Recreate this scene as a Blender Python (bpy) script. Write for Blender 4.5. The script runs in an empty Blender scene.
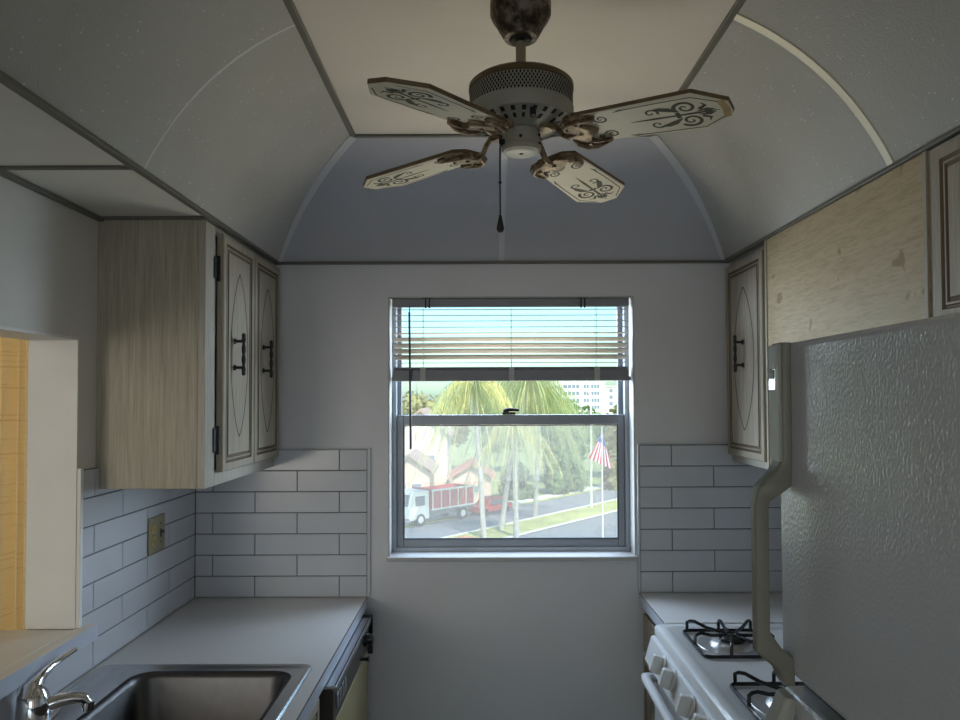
import bpy, bmesh, math, random
from mathutils import Vector, Matrix
random.seed(7)
S = bpy.context.scene
COL = S.collection
R = math.radians
PI = math.pi

# ------------------------------------------------------------------ materials
def srgb(r, g, b):
    f = lambda c: (c / 255 / 12.92) if c / 255 <= .04045 else ((c / 255 + .055) / 1.055) ** 2.4
    return (f(r), f(g), f(b), 1)

class NT:
    def __init__(s, name):
        s.m = bpy.data.materials.new(name); s.m.use_nodes = True
        s.t = s.m.node_tree; s.t.nodes.clear()
        s.out = s.t.nodes.new('ShaderNodeOutputMaterial')
    def n(s, typ, **kw):
        x = s.t.nodes.new('ShaderNode' + typ)
        for k, v in kw.items():
            if k.startswith('_'): setattr(x, k[1:], v)
            else: x.inputs[k.replace('__', ' ')].default_value = v
        return x
    def l(s, a, ao, b, bi):
        s.t.links.new(a.outputs[ao], b.inputs[bi])
    def coords(s, scale=(1, 1, 1), rot=(0, 0, 0)):
        c = s.n('TexCoord'); m = s.n('Mapping'); m.inputs['Scale'].default_value = scale
        m.inputs['Rotation'].default_value = rot
        s.l(c, 'Object', m, 'Vector'); return m
    def noise(s, mp, scale, detail=3, rough=.5):
        x = s.n('TexNoise'); x.inputs['Scale'].default_value = scale
        x.inputs['Detail'].default_value = detail; x.inputs['Roughness'].default_value = rough
        s.l(mp, 'Vector', x, 'Vector'); return x
    def ramp(s, src, so, stops):
        r = s.n('ValToRGB'); e = r.color_ramp.elements
        while len(e) < len(stops): e.new(.5)
        for el, (p, c) in zip(e, stops): el.position = p; el.color = c
        s.l(src, so, r, 'Fac'); return r
    def bsdf(s, **kw):
        b = s.n('BsdfPrincipled')
        for k, v in kw.items(): b.inputs[k.replace('__', ' ')].default_value = v
        s.l(b, 'BSDF', s.out, 'Surface'); return b
    def bump(s, src, so, b, strength=.2, dist=.01):
        x = s.n('Bump'); x.inputs['Strength'].default_value = strength; x.inputs['Distance'].default_value = dist
        s.l(src, so, x, 'Height'); s.l(x, 'Normal', b, 'Normal'); return x

def mul(c, k): return (min(c[0]*k, 1), min(c[1]*k, 1), min(c[2]*k, 1), 1)

def plain(name, col, rough=.5, metal=0, var=.06, scale=8, bump=0, bscale=200, spec=.5):
    t = NT(name); b = t.bsdf(Roughness=rough, Metallic=metal); b.inputs['Specular IOR Level'].default_value = spec
    mp = t.coords(); n = t.noise(mp, scale, 4)
    r = t.ramp(n, 'Fac', [(.3, mul(col, 1-var)), (.7, mul(col, 1+var))]); t.l(r, 'Color', b, 'Base Color')
    if bump:
        n2 = t.noise(mp, bscale, 2); t.bump(n2, 'Fac', b, bump, .004)
    return t.m

def wood(name, light, dark, scale=(30, 30, 1.6), spec=.3, rough=.5, stains=False):
    t = NT(name); b = t.bsdf(Roughness=rough); b.inputs['Specular IOR Level'].default_value = spec
    mp = t.coords(scale); n = t.noise(mp, 3.0, 6, .65)
    mp2 = t.coords((scale[0]*4, scale[1]*4, scale[2]*2.2)); n2 = t.noise(mp2, 3.5, 3, .6)
    r = t.ramp(n, 'Fac', [(.30, dark), (.62, light)])
    r2 = t.ramp(n2, 'Fac', [(.35, (.72, .70, .66, 1)), (.55, (1, 1, 1, 1))])
    m = t.n('MixRGB', _blend_type='MULTIPLY'); m.inputs['Fac'].default_value = .6
    t.l(r, 'Color', m, 'Color1'); t.l(r2, 'Color', m, 'Color2')
    last = m
    if stains:
        mp3 = t.coords((1, 1, 1)); n3 = t.noise(mp3, 14, 2)
        r3 = t.ramp(n3, 'Fac', [(.31, (.40, .29, .17, 1)), (.345, (1, 1, 1, 1))])
        m3 = t.n('MixRGB', _blend_type='MULTIPLY'); m3.inputs['Fac'].default_value = .55
        t.l(m, 'Color', m3, 'Color1'); t.l(r3, 'Color', m3, 'Color2'); last = m3
    t.l(last, 'Color', b, 'Base Color'); t.bump(n2, 'Fac', b, .08, .002)
    return t.m

def speckled(name, col, bump=.5, flecks=.5, scale=170):
    t = NT(name); b = t.bsdf(Roughness=.55); b.inputs['Specular IOR Level'].default_value = .35
    mp = t.coords(); n = t.noise(mp, scale, 3, .6); big = t.noise(mp, 3, 2)
    r = t.ramp(big, 'Fac', [(.3, mul(col, .94)), (.7, mul(col, 1.05))])
    v = t.n('TexVoronoi'); v.inputs['Scale'].default_value = 75; t.l(mp, 'Vector', v, 'Vector')
    fl = t.ramp(v, 'Distance', [(.10, (1, 1, 1, 1)), (.20, (0, 0, 0, 1))])
    v2 = t.noise(mp, 40, 1); fm = t.ramp(v2, 'Fac', [(.52, (0, 0, 0, 1)), (.62, (1, 1, 1, 1))])
    mm = t.n('MixRGB', _blend_type='MULTIPLY'); mm.inputs['Fac'].default_value = 1
    t.l(fl, 'Color', mm, 'Color1'); t.l(fm, 'Color', mm, 'Color2')
    k = t.n('Math', _operation='MULTIPLY'); k.inputs[1].default_value = flecks; t.l(mm, 'Color', k, 0)
    mx = t.n('MixRGB'); mx.inputs['Color2'].default_value = (.85, .84, .80, 1)
    t.l(k, 'Value', mx, 'Fac'); t.l(r, 'Color', mx, 'Color1'); t.l(mx, 'Color', b, 'Base Color')
    t.bump(n, 'Fac', b, bump, .004)
    return t.m

M = {}
M['wall'] = plain('wall_paint', (.70, .70, .735, 1), .6, var=.03, scale=3, bump=.05, bscale=60)
M['wall_side'] = plain('wall_paint_warm_lit', (.72, .695, .65, 1), .6, var=.03, scale=3, bump=.05, bscale=60)  # same paint as the far wall, with warmer light mixed into its colour
M['wall_warm'] = plain('dining_paint', (.70, .64, .56, 1), .6, var=.03)
M['vinyl'] = speckled('textured_ceiling_vinyl', (.50, .49, .46, 1), .9, .9)
M['vinyl_smooth'] = plain('smooth_ceiling_panel', (.74, .69, .61, 1), .6, var=.06, scale=2.2, bump=.05)
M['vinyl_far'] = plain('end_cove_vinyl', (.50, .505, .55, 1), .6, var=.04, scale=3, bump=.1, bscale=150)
M['soffit'] = plain('soffit_panel', (.76, .74, .68, 1), .65, var=.03, bump=.08, bscale=150)
M['tbar'] = plain('tan_metal_trim', (.15, .14, .118, 1), .45, var=.1)
M['strip'] = plain('cream_seam_strip', (.85, .79, .62, 1), .4, var=.02)
M['strip_grey'] = plain('grey_seam_strip', (.62, .63, .65, 1), .35, var=.02)
M['floor'] = plain('floor_tile_grey', (.15, .145, .14, 1), .5, var=.08, scale=2)
M['tile'] = plain('glazed_white_tile', (.60, .62, .67, 1), .16, var=.04, scale=5, bump=.02, bscale=25)
M['grout'] = plain('dark_grout', (.10, .10, .10, 1), .85)
M['laminate'] = plain('grey_white_laminate', (.66, .65, .65, 1), .32, var=.03, scale=120)
M['lam_edge'] = plain('window_lit_laminate_edge', (.56, .60, .70, 1), .35, var=.03)  # bluish window light on the edges is put into this colour
M['seam'] = plain('brown_seam', (.12, .10, .09, 1), .6)
M['ledge'] = plain('beige_bar_laminate', (.86, .80, .71, 1), .4, var=.03)
M['oak'] = wood('whitewashed_oak', (.47, .415, .335, 1), (.36, .31, .245, 1))
M['oak_end'] = wood('whitewashed_end_panel', (.50, .46, .37, 1), (.38, .345, .27, 1), (22, 22, 1.2))
M['oak_frame'] = wood('pale_face_frame', (.52, .49, .43, 1), (.43, .40, .35, 1), (25, 25, 1.5))
M['ply'] = wood('pale_plywood', (.55, .44, .285, 1), (.47, .365, .225, 1), (8, 1.5, 20), stains=True)
M['glaze'] = plain('brown_groove_glaze', (.075, .05, .03, 1), .6)
M['groove'] = plain('tan_groove_glaze', (.17, .125, .08, 1), .6)
M['black'] = plain('black_iron', (.012, .012, .013, 1), .42, var=.2)
M['blackgloss'] = plain('black_enamel_wire', (.012, .012, .014, 1), .22, var=.1)
M['steel'] = plain('dark_reflection_steel', (.13, .13, .135, 1), .38, 1, var=.06, scale=40)  # bowl steel, darkened to carry the dark surroundings it reflects
M['steel_rim'] = plain('polished_rim_steel', (.62, .62, .64, 1), .18, 1, var=.04, scale=40)
M['burner'] = plain('burner_tray_metal', (.55, .55, .56, 1), .38, .7)
M['chrome'] = plain('chrome', (.82, .82, .84, 1), .06, 1, var=.01)
M['enamel'] = plain('white_range_enamel', (.70, .71, .72, 1), .22, var=.02)
M['knob'] = plain('white_knob_plastic', (.72, .71, .70, 1), .35, var=.02)
M['dwblack'] = plain('black_plastic', (.02, .02, .023, 1), .3)
M['dwpanel'] = plain('brown_black_control_panel', (.05, .045, .04, 1), .3)
M['dwolive'] = plain('olive_tan_door', (.42, .36, .19, 1), .35, var=.05)
M['trimsteel'] = plain('satin_trim_metal', (.55, .56, .60, 1), .25, 1)
M['taupe'] = plain('taupe_plastic', (.21, .20, .17, 1), .42, var=.05, scale=30)
M['taupe_light'] = plain('light_grey_plastic', (.36, .35, .32, 1), .4, var=.04, scale=30)
M['almond'] = plain('almond_plate', (.30, .27, .165, 1), .4)
M['paintwhite'] = plain('white_trim_paint', (.82, .81, .78, 1), .45, var=.03)
M['frame'] = plain('window_frame_metal', (.40, .44, .50, 1), .4, .2, var=.05)
M['reveal'] = plain('reveal_plaster', (.52, .52, .52, 1), .6)
M['alu'] = plain('grey_aluminium', (.28, .295, .33, 1), .4, .3, var=.06)
M['alu_edge'] = plain('dark_aluminium_edge', (.10, .11, .14, 1), .45, .2)
M['fanbody'] = plain('fan_cream_enamel', (.40, .375, .31, 1), .4, var=.05, scale=30)
M['fanrim'] = plain('fan_bronze_rim', (.16, .115, .06, 1), .4, .4)
M['fandark'] = plain('fan_dark_slot', (.012, .011, .010, 1), .7)
M['fancap'] = plain('fan_cream_cap', (.90, .87, .78, 1), .4, var=.02)
M['blade'] = plain('cream_blade', (.86, .78, .60, 1), .45, var=.04, scale=14)
M['bladeedge'] = plain('brown_blade_edge', (.155, .105, .055, 1), .55, var=.2, scale=30)
M['scroll'] = plain('green_brown_scroll', (.075, .075, .035, 1), .6, var=.2, scale=40)
M['stain'] = plain('amber_stain', (.52, .36, .14, 1), .5, var=.2, scale=40)
M['rod'] = plain('fan_tan_rod', (.34, .29, .20, 1), .4, .2)

t = NT('rusted_canopy'); b = t.bsdf(Roughness=.5, Metallic=.2)
mp = t.coords(); n = t.noise(mp, 38, 5, .65)
r = t.ramp(n, 'Fac', [(.40, (.025, .015, .010, 1)), (.50, (.11, .075, .045, 1)), (.60, (.24, .20, .15, 1))]); t.l(r, 'Color', b, 'Base Color'); M['rust'] = t.m

t = NT('bronze_bracket'); b = t.bsdf(Roughness=.42, Metallic=.35)
mp = t.coords(); n = t.noise(mp, 60, 4, .6)
r = t.ramp(n, 'Fac', [(.36, (.09, .05, .028, 1)), (.62, (.36, .255, .155, 1))]); t.l(r, 'Color', b, 'Base Color'); M['bronze'] = t.m

t = NT('pebbled_fridge_enamel'); b = t.bsdf(Roughness=.11, IOR=2.0); b.inputs['Base Color'].default_value = (.54, .56, .61, 1)
mp = t.coords((1, 1, .7)); n = t.noise(mp, 270, .8, .5)
pit = t.ramp(n, 'Fac', [(.34, (0, 0, 0, 1)), (.72, (1, 1, 1, 1))]); t.bump(pit, "Color", b, 1.0, .00034); M['fridge'] = t.m
M['fridgebody'] = plain('fridge_side_enamel', (.50, .50, .50, 1), .35, bump=.2, bscale=150)

t = NT('window_glass'); g = t.n('BsdfGlossy'); g.inputs['Roughness'].default_value = .02
tr = t.n('BsdfTransparent'); tr.inputs['Color'].default_value = (.97, .98, .98, 1)
mx = t.n('MixShader'); mx.inputs['Fac'].default_value = .04
t.l(tr, 'BSDF', mx, 1); t.l(g, 'BSDF', mx, 2); t.l(mx, 'Shader', t.out, 'Surface'); M['glass'] = t.m

t = NT('insect_screen'); d = t.n('BsdfTranslucent'); d.inputs['Color'].default_value = (.25, .245, .24, 1)
df = t.n('BsdfDiffuse'); df.inputs['Color'].default_value = (.05, .05, .055, 1)
tr = t.n('BsdfTransparent'); a = t.n('MixShader'); a.inputs['Fac'].default_value = .4
t.l(d, 'BSDF', a, 1); t.l(df, 'BSDF', a, 2)
mx = t.n('MixShader'); mx.inputs['Fac'].default_value = .38
t.l(tr, 'BSDF', mx, 1); t.l(a, 'Shader', mx, 2); t.l(mx, 'Shader', t.out, 'Surface'); M['screen'] = t.m

def cloth(name, c1, c2, trans=.6, wave=True):
    t = NT(name); d = t.n('BsdfDiffuse'); tl = t.n('BsdfTranslucent')
    mp = t.coords((2, 2, 95)); n = t.noise(mp, 1.0, 3, .7)
    r = t.ramp(n, 'Fac', [(.36, c2), (.46, c1)])
    t.l(r, 'Color', d, 'Color'); t.l(r, 'Color', tl, 'Color')
    mx = t.n('MixShader'); mx.inputs['Fac'].default_value = trans
    t.l(d, 'BSDF', mx, 1); t.l(tl, 'BSDF', mx, 2); t.l(mx, 'Shader', t.out, 'Surface'); return t.m
M['curtain'] = cloth('amber_woven_curtain', (.80, .66, .42, 1), (.70, .52, .29, 1), .26)

def translucent(name, col, fac=.4):
    t = NT(name); d = t.n('BsdfDiffuse'); tl = t.n('BsdfTranslucent')
    d.inputs['Color'].default_value = col; tl.inputs['Color'].default_value = col
    mx = t.n('MixShader'); mx.inputs['Fac'].default_value = fac
    t.l(d, 'BSDF', mx, 1); t.l(tl, 'BSDF', mx, 2); t.l(mx, 'Shader', t.out, 'Surface'); return t.m
M['slat'] = translucent('cream_blind_slat', (.56, .515, .45, 1), .30)
M['rail'] = plain('grey_blind_rail', (.26, .265, .30, 1), .5, var=.04)
M['cord'] = plain('blind_cord', (.50, .52, .52, 1), .7)

def leafy(name, c1, c2):
    t = NT(name); d = t.n('BsdfDiffuse'); tl = t.n('BsdfTranslucent')
    mp = t.coords(); n = t.noise(mp, 1.1, 3, .6); r = t.ramp(n, 'Fac', [(.35, c1), (.65, c2)])
    t.l(r, 'Color', d, 'Color'); t.l(r, 'Color', tl, 'Color')
    mx = t.n('MixShader'); mx.inputs['Fac'].default_value = .45
    t.l(d, 'BSDF', mx, 1); t.l(tl, 'BSDF', mx, 2); t.l(mx, 'Shader', t.out, 'Surface'); return t.m
M['palm'] = leafy('palm_frond', (.34, .43, .22, 1), (.62, .64, .32, 1))
M['palm_gold'] = leafy('palm_gold_frond', (.64, .61, .26, 1), (.88, .79, .34, 1))
M['leaf'] = leafy('tree_leaf', (.16, .24, .10, 1), (.34, .44, .19, 1))
M['leaf2'] = leafy('tree_leaf_dark', (.12, .19, .10, 1), (.25, .33, .17, 1))
M['leaf3'] = leafy('tree_leaf_olive', (.30, .28, .13, 1), (.50, .47, .22, 1))
M['bark'] = plain('palm_bark', (.42, .40, .37, 1), .9, var=.15, scale=3)
M['asphalt'] = plain('asphalt', (.24, .25, .27, 1), .9, var=.06, scale=1)
M['grass'] = plain('dry_grass', (.42, .44, .15, 1), .9, var=.25, scale=.7)
M['ground'] = plain('far_grass', (.30, .34, .15, 1), .9, var=.2, scale=.3)
M['curb'] = plain('concrete_curb', (.70, .69, .65, 1), .9)
M['flowers'] = plain('orange_mulch', (.62, .28, .12, 1), .9, var=.3, scale=4)
M['truckwhite'] = plain('truck_white', (.80, .80, .80, 1), .35)
M['truckglass'] = plain('truck_glass', (.12, .15, .19, 1), .1)
M['truckred'] = plain('truck_red_bed', (.50, .10, .10, 1), .5)
M['tyre'] = plain('tyre_rubber', (.03, .03, .03, 1), .8)
M['carred'] = plain('red_car_paint', (.62, .06, .05, 1), .3)
M['stucco'] = plain('pale_stucco', (.72, .62, .52, 1), .8)
M['stuccopink'] = plain('pink_stucco', (.68, .50, .42, 1), .8)
M['rooftile'] = plain('brown_roof_tile', (.36, .26, .23, 1), .8, var=.12, scale=2)
M['rooftile2'] = plain('red_roof_tile', (.46, .22, .16, 1), .8, var=.12, scale=2)
M['bldg'] = plain('white_concrete', (.82, .80, .77, 1), .8)
M['bldgbeige'] = plain('beige_concrete', (.66, .62, .57, 1), .8)  # beige walls of the smaller block
M['bldgwin'] = plain('grey_window_band', (.22, .25, .32, 1), .3)
M['pole'] = plain('pale_pole', (.72, .71, .66, 1), .4)
M['flagred'] = translucent('flag_red', (.70, .06, .10, 1), .35)
M['flagwhite'] = translucent('flag_white', (.88, .86, .86, 1), .35)
M['flagblue'] = translucent('flag_blue', (.09, .13, .42, 1), .35)
M['fartrees'] = plain('distant_trees', (.20, .25, .28, 1), .9)
M['bluetarp'] = plain('blue_sheet', (.10, .30, .75, 1), .6)

# ------------------------------------------------------------------ mesh builder
class MB:
    def __init__(s): s.v = []; s.f = []; s.mi = []
    def add(s, verts, faces, mi=0):
        o = len(s.v); s.v += [Vector(v) for v in verts]
        for f in faces: s.f.append([o + i for i in f]); s.mi.append(mi)
        return s
    def box(s, a, b, mi=0, mat=None):
        (x0, y0, z0), (x1, y1, z1) = a, b
        x0, x1 = min(x0, x1), max(x0, x1); y0, y1 = min(y0, y1), max(y0, y1); z0, z1 = min(z0, z1), max(z0, z1)
        vs = [(x0,y0,z0),(x1,y0,z0),(x1,y1,z0),(x0,y1,z0),(x0,y0,z1),(x1,y0,z1),(x1,y1,z1),(x0,y1,z1)]
        if mat: vs = [mat @ Vector(v) for v in vs]
        return s.add(vs, [(0,3,2,1),(4,5,6,7),(0,1,5,4),(1,2,6,5),(2,3,7,6),(3,0,4,7)], mi)
    def loft(s, loops, mi=0, cap0=True, cap1=True, closed=True, mis=None):
        n = len(loops[0]); o = len(s.v)
        for lp in loops: s.v += [Vector(p) for p in lp]
        for i in range(len(loops) - 1):
            for j in range(n if closed else n - 1):
                k = (j + 1) % n
                s.f.append([o+i*n+j, o+i*n+k, o+(i+1)*n+k, o+(i+1)*n+j]); s.mi.append(mis[i] if mis else mi)
        if cap0: s.f.append([o + j for j in range(n)][::-1]); s.mi.append(mis[0] if mis else mi)
        if cap1: s.f.append([o + (len(loops)-1)*n + j for j in range(n)]); s.mi.append(mis[-1] if mis else mi)
        return s
    def lathe(s, prof, c=(0,0,0), n=32, axis='z', mi=0, mis=None, caps=True):
        loops = []
        for r, h in prof:
            lp = []
            for j in range(n):
                a = 2*PI*j/n; x, y = r*math.cos(a), r*math.sin(a)
                p = {'z': (x, y, h), 'x': (h, x, y), 'y': (y, h, x)}[axis]
                lp.append((p[0]+c[0], p[1]+c[1], p[2]+c[2]))
            loops.append(lp)
        return s.loft(loops, mi, caps, caps, True, mis)
    def tube(s, pts, r, n=10, mi=0, flat=1.0):
        pts = [Vector(p) for p in pts]; loops = []
        T0 = (pts[1]-pts[0]).normalized(); ref = Vector((0,0,1)) if abs(T0.z) < .9 else Vector((1,0,0))
        N = T0.cross(ref).normalized()
        for i, p in enumerate(pts):
            T = (pts[min(i+1, len(pts)-1)] - pts[max(i-1, 0)]).normalized()
            N = (N - T*N.dot(T)).normalized(); Bv = T.cross(N)
            rr = r[i] if isinstance(r, (list, tuple)) else r
            loops.append([p + N*rr*math.cos(2*PI*j/n) + Bv*rr*flat*math.sin(2*PI*j/n) for j in range(n)])
        return s.loft(loops, mi)
    def sweep(s, pts, side, up, w, h, mi=0):
        loops = []
        for p, a, u in zip(pts, side, up):
            p, a, u = Vector(p), Vector(a).normalized()*w/2, Vector(u).normalized()*h
            loops.append([p-a, p+a, p+a+u, p-a+u])
        return s.loft(loops, mi)
    def ribbon(s, pts, w, nrm, mi=0, lift=0):
        """flat strip of width w (number or list) along pts in the plane with normal nrm"""
        nrm = Vector(nrm).normalized(); pts = [Vector(p) for p in pts]; o = len(s.v); n = len(pts)
        for i, p in enumerate(pts):
            T = pts[min(i+1, n-1)] - pts[max(i-1, 0)]; sd = nrm.cross(T).normalized()
            ww = w[i] if isinstance(w, (list, tuple)) else w
            s.v += [p + sd*ww/2 + nrm*lift, p - sd*ww/2 + nrm*lift]
        for i in range(n-1): s.f.append([o+2*i, o+2*i+1, o+2*i+3, o+2*i+2]); s.mi.append(mi)
        return s
    def xform(s, mat):
        s.v = [mat @ v for v in s.v]; return s
    def merge(s, other, mioff=0):
        o = len(s.v); s.v += other.v; s.f += [[o+i for i in f] for f in other.f]; s.mi += [m+mioff for m in other.mi]; return s
    def build(s, name, mats, parent=None, smooth=False, bevel=0, seg=2, recalc=True, local=False, angle=40):
        me = bpy.data.meshes.new(name)
        off = Vector((0, 0, 0))
        if parent is not None and not local:
            p = parent
            while p: off += p.location; p = p.parent
        me.from_pydata([v - off for v in s.v], [], s.f)
        if not isinstance(mats, (list, tuple)): mats = [mats]
        for m in mats: me.materials.append(M[m] if isinstance(m, str) else m)
        for pl, mi in zip(me.polygons, s.mi): pl.material_index = mi
        me.update()
        if recalc:
            bm = bmesh.new(); bm.from_mesh(me); bmesh.ops.recalc_face_normals(bm, faces=bm.faces); bm.to_mesh(me); bm.free()
        if smooth:
            for pl in me.polygons: pl.use_smooth = True
            try: me.set_sharp_from_angle(angle=R(angle))
            except Exception: pass
        o = bpy.data.objects.new(name, me); COL.objects.link(o)
        if parent is not None: o.parent = parent
        if bevel:
            b = o.modifiers.new('bevel', 'BEVEL'); b.width = bevel; b.segments = seg; b.limit_method = 'ANGLE'; b.angle_limit = R(40)
        return o

def tag(o, label, cat, group=None, kind=None):
    if label: o['label'] = label
    if cat: o['category'] = cat
    if group: o['group'] = group
    if kind: o['kind'] = kind
    return o
def thing(name, loc, label, cat, group=None):
    o = bpy.data.objects.new(name, None); COL.objects.link(o); o.location = loc; o.empty_display_size = .1
    return tag(o, label, cat, group)
def struct(name, mb, mats, parent=None, **kw):
    o = mb.build(name, mats, parent, **kw)
    if parent is None: o['kind'] = 'structure'
    return o
def copy_thing(o, loc, label):
    c = o.copy(); COL.objects.link(c); c.location = loc; c['label'] = label
    for ch in o.children:
        d = ch.copy(); COL.objects.link(d); d.parent = c
        for g in ch.children:
            e = g.copy(); COL.objects.link(e); e.parent = d
    return c

# ------------------------------------------------------------------ room dimensions
XL, XR, YF = -1.062, 1.218, 2.62        # left wall, right wall, window wall
YB = -1.1                               # open end behind the viewer
ZS, ZT = 2.15, 2.46                     # soffit and top panel
SL, SR = -.75, .915                     # soffit edges
TL, TR, TY = -.391, .540, 2.165         # top panel edges
CT = .914

def wall_with_hole(x0, x1, y0, y1, z0, z1, holes, axis='y'):
    """solid wall slab with rectangular holes (a0,a1,z0,z1) along its long axis"""
    mb = MB(); a0, a1 = (x0, x1) if axis == 'y' else (y0, y1)
    def put(p, q, r, s_):
        if q - p < 1e-6 or s_ - r < 1e-6: return
        mb.box((p, y0, r), (q, y1, s_)) if axis == 'y' else mb.box((x0, p, r), (x1, q, s_))
    cur = a0
    for h in sorted(holes):
        put(cur, h[0], z0, z1); put(h[0], h[1], z0, h[2]); put(h[0], h[1], h[3], z1); cur = h[1]
    put(cur, a1, z0, z1)
    return mb

WX0, WX1, WZ0, WZ1 = -.342, .575, 1.055, 2.024
struct('wall_far', wall_with_hole(-3.6, 1.5, YF, YF+.22, -.05, 2.7, [(WX0, WX1, WZ0, WZ1), (-2.75, -1.5, .75, 2.1)]), 'wall')
struct('wall_left', wall_with_hole(XL-.125, XL, YB, YF, 0, 2.6, [(-.4, 1.862, 1.0, 1.806)], 'x'), 'wall_side')
struct('wall_right', MB().box((XR, YB-.1, -.05), (XR+.12, YF, 2.7)), 'wall')
struct('wall_back', wall_with_hole(XL, XR, YB-.12, YB, 0, 2.6, [(-.85, 1.0, 0, 2.1)]), 'wall')
struct('floor', MB().box((-3.6, -4.2, -.06), (1.5, YF, 0)), 'floor')
# rooms around the kitchen (seen only through the openings, they carry the daylight)
struct('wall_dining', MB().box((-3.6, -4.2, 0), (-3.48, YF, 2.6)), 'wall_warm')
struct('wall_living', wall_with_hole(-3.6, 1.5, -4.2, -4.08, 0, 2.6, [(-2.6, -.4, .9, 2.1)]), 'wall_warm')
struct('wall_living_right', MB().box((1.38, -4.2, 0), (1.5, YB-.1, 2.6)), 'wall_warm')
mb = MB().box((-3.6, -4.2, 2.6), (XL-.14, YF, 2.7)).box((XL-.14, -4.2, 2.6), (1.5, YB-.12, 2.7))
struct('ceiling_dining', mb, 'wall_warm')

# ---- ceiling: flat top panel, curved coves, soffits
def uw(t): k = 4*t*(1-t); return t - .076*k, t + .112*k
NTC = 20
TT = [i/NTC for i in range(NTC+1)]
def covL(t, y): u, w = uw(t); return Vector((SL + u*(TL-SL), y, ZS + w*(ZT-ZS)))
def covR(t, y): u, w = uw(t); return Vector((SR + u*(TR-SR), y, ZS + w*(ZT-ZS)))
def hipY(t): return YF - uw(t)[0]*(YF-TY)
def grid(rows):
    mb = MB(); n = len(rows[0]); fs = []
    for r in rows: mb.v += [Vector(p) for p in r]
    for i in range(len(rows)-1):
        for j in range(n-1):
            mb.f.append([i*n+j, i*n+j+1, (i+1)*n+j+1, (i+1)*n+j]); mb.mi.append(0)
    return mb
def thick(o, t=.012, off=1):
    m = o.modifiers.new('solid', 'SOLIDIFY'); m.thickness = t; m.offset = off; return o
struct('ceiling', MB().box((TL, YB, ZT), (TR, TY, ZT+.02)), 'vinyl_smooth')
YS = [YB + (hipY(0)-YB)*k/10 for k in range(11)]
def rows_side(fn):
    return [[fn(t, YB + (hipY(t)-YB)*k/10) for k in range(11)] for t in TT]
for nm, fn in (('ceiling_cove_left', covL), ('ceiling_cove_right', covR)):
    struct(nm, grid(rows_side(fn)), 'vinyl', smooth=True, recalc=False)
rows = []
for t in TT:
    a, b2 = covL(t, hipY(t)), covR(t, hipY(t)); rows.append([a.lerp(b2, k/12) for k in range(13)])
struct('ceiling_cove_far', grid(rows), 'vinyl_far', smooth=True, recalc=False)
struct('ceiling_soffit_left', MB().box((XL, YB, ZS), (SL, YF, ZS+.02)), 'soffit')
struct('ceiling_soffit_right', MB().box((SR, YB, ZS), (XR, YF, ZS+.02)), 'soffit')
struct('ceiling_deck', MB().box((XL-.14, YB-.12, 2.62), (1.5, YF, 2.7)), 'wall')

# ---- trims and seam strips
T_ = 0
def trim(mb, mat, **kw):
    global T_; T_ += 1
    return struct('trim_%d' % T_, mb, mat, **kw)
trim(MB().box((SL-.010, YB, ZS-.006), (SL+.008, YF, ZS+.004)), 'tbar', bevel=.002)
trim(MB().box((SR-.010, YB, ZS-.006), (SR+.012, YF, ZS+.004)), 'tbar', bevel=.002)
trim(MB().box((SL, YF-.012, ZS-.006), (SR, YF, ZS+.004)), 'tbar', bevel=.002)
trim(MB().box((TL-.009, YB, ZT-.006), (TL+.009, TY, ZT+.002)), 'tbar', bevel=.002)
trim(MB().box((TR-.009, YB, ZT-.006), (TR+.009, TY, ZT+.002)), 'tbar', bevel=.002)
trim(MB().box((TL-.008, TY-.008, ZT-.006), (TR+.008, TY+.008, ZT+.002)), 'tbar', bevel=.002)
trim(MB().box((XL, YB, ZS-.012), (XL+.016, 1.955, ZS)), 'tbar', bevel=.002)
trim(MB().box((XL, 1.515, ZS-.005), (SL, 1.533, ZS+.003)), 'tbar', bevel=.002)
trim(MB().box((XL, 1.936, ZS-.008), (SL, 1.950, ZS)), 'tbar', bevel=.002)
def seam(fn, y0, y1, w, h, lift=0.0):
    pts = [fn(t, y0 + (y1-y0)*t) for t in TT]
    ups = []
    for i in range(len(pts)):
        T = pts[min(i+1, NTC)] - pts[max(i-1, 0)]
        n = T.cross(Vector((0, 1, 0)))
        if n.z > 0: n = -n
        ups.append(n)
    return MB().sweep(pts, [(0, 1, 0)]*len(pts), ups, w, h)
trim(seam(covL, 1.558, 1.512, .006, .0005), 'strip_grey', smooth=True)
trim(seam(covR, 1.545, 1.483, .022, .003), 'strip', smooth=True)
def hip(fn, sx):
    pts = [fn(t, hipY(t)) for t in TT]; side = []; ups = []
    for i in range(len(pts)):
        T = (pts[min(i+1, NTC)] - pts[max(i-1, 0)]).normalized()
        inw = Vector((sx, -1, -1.0)); inw = (inw - T*inw.dot(T)).normalized()
        ups.append(inw); side.append(T.cross(inw))
    return MB().sweep(pts, side, ups, .030, .006)
trim(hip(covL, 1), 'strip_grey', smooth=True); trim(hip(covR, -1), 'strip_grey', smooth=True)
pts = [Vector((.082, hipY(t), ZS + uw(t)[1]*(ZT-ZS))) for t in TT]; ups = []
for i in range(len(pts)):
    T = pts[min(i+1, NTC)] - pts[max(i-1, 0)]; n = T.cross(Vector((1, 0, 0))); ups.append(-n if n.z > 0 else n)
trim(MB().sweep(pts, [(1, 0, 0)]*len(pts), ups, .020, .003), 'strip_grey', smooth=True)

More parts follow.
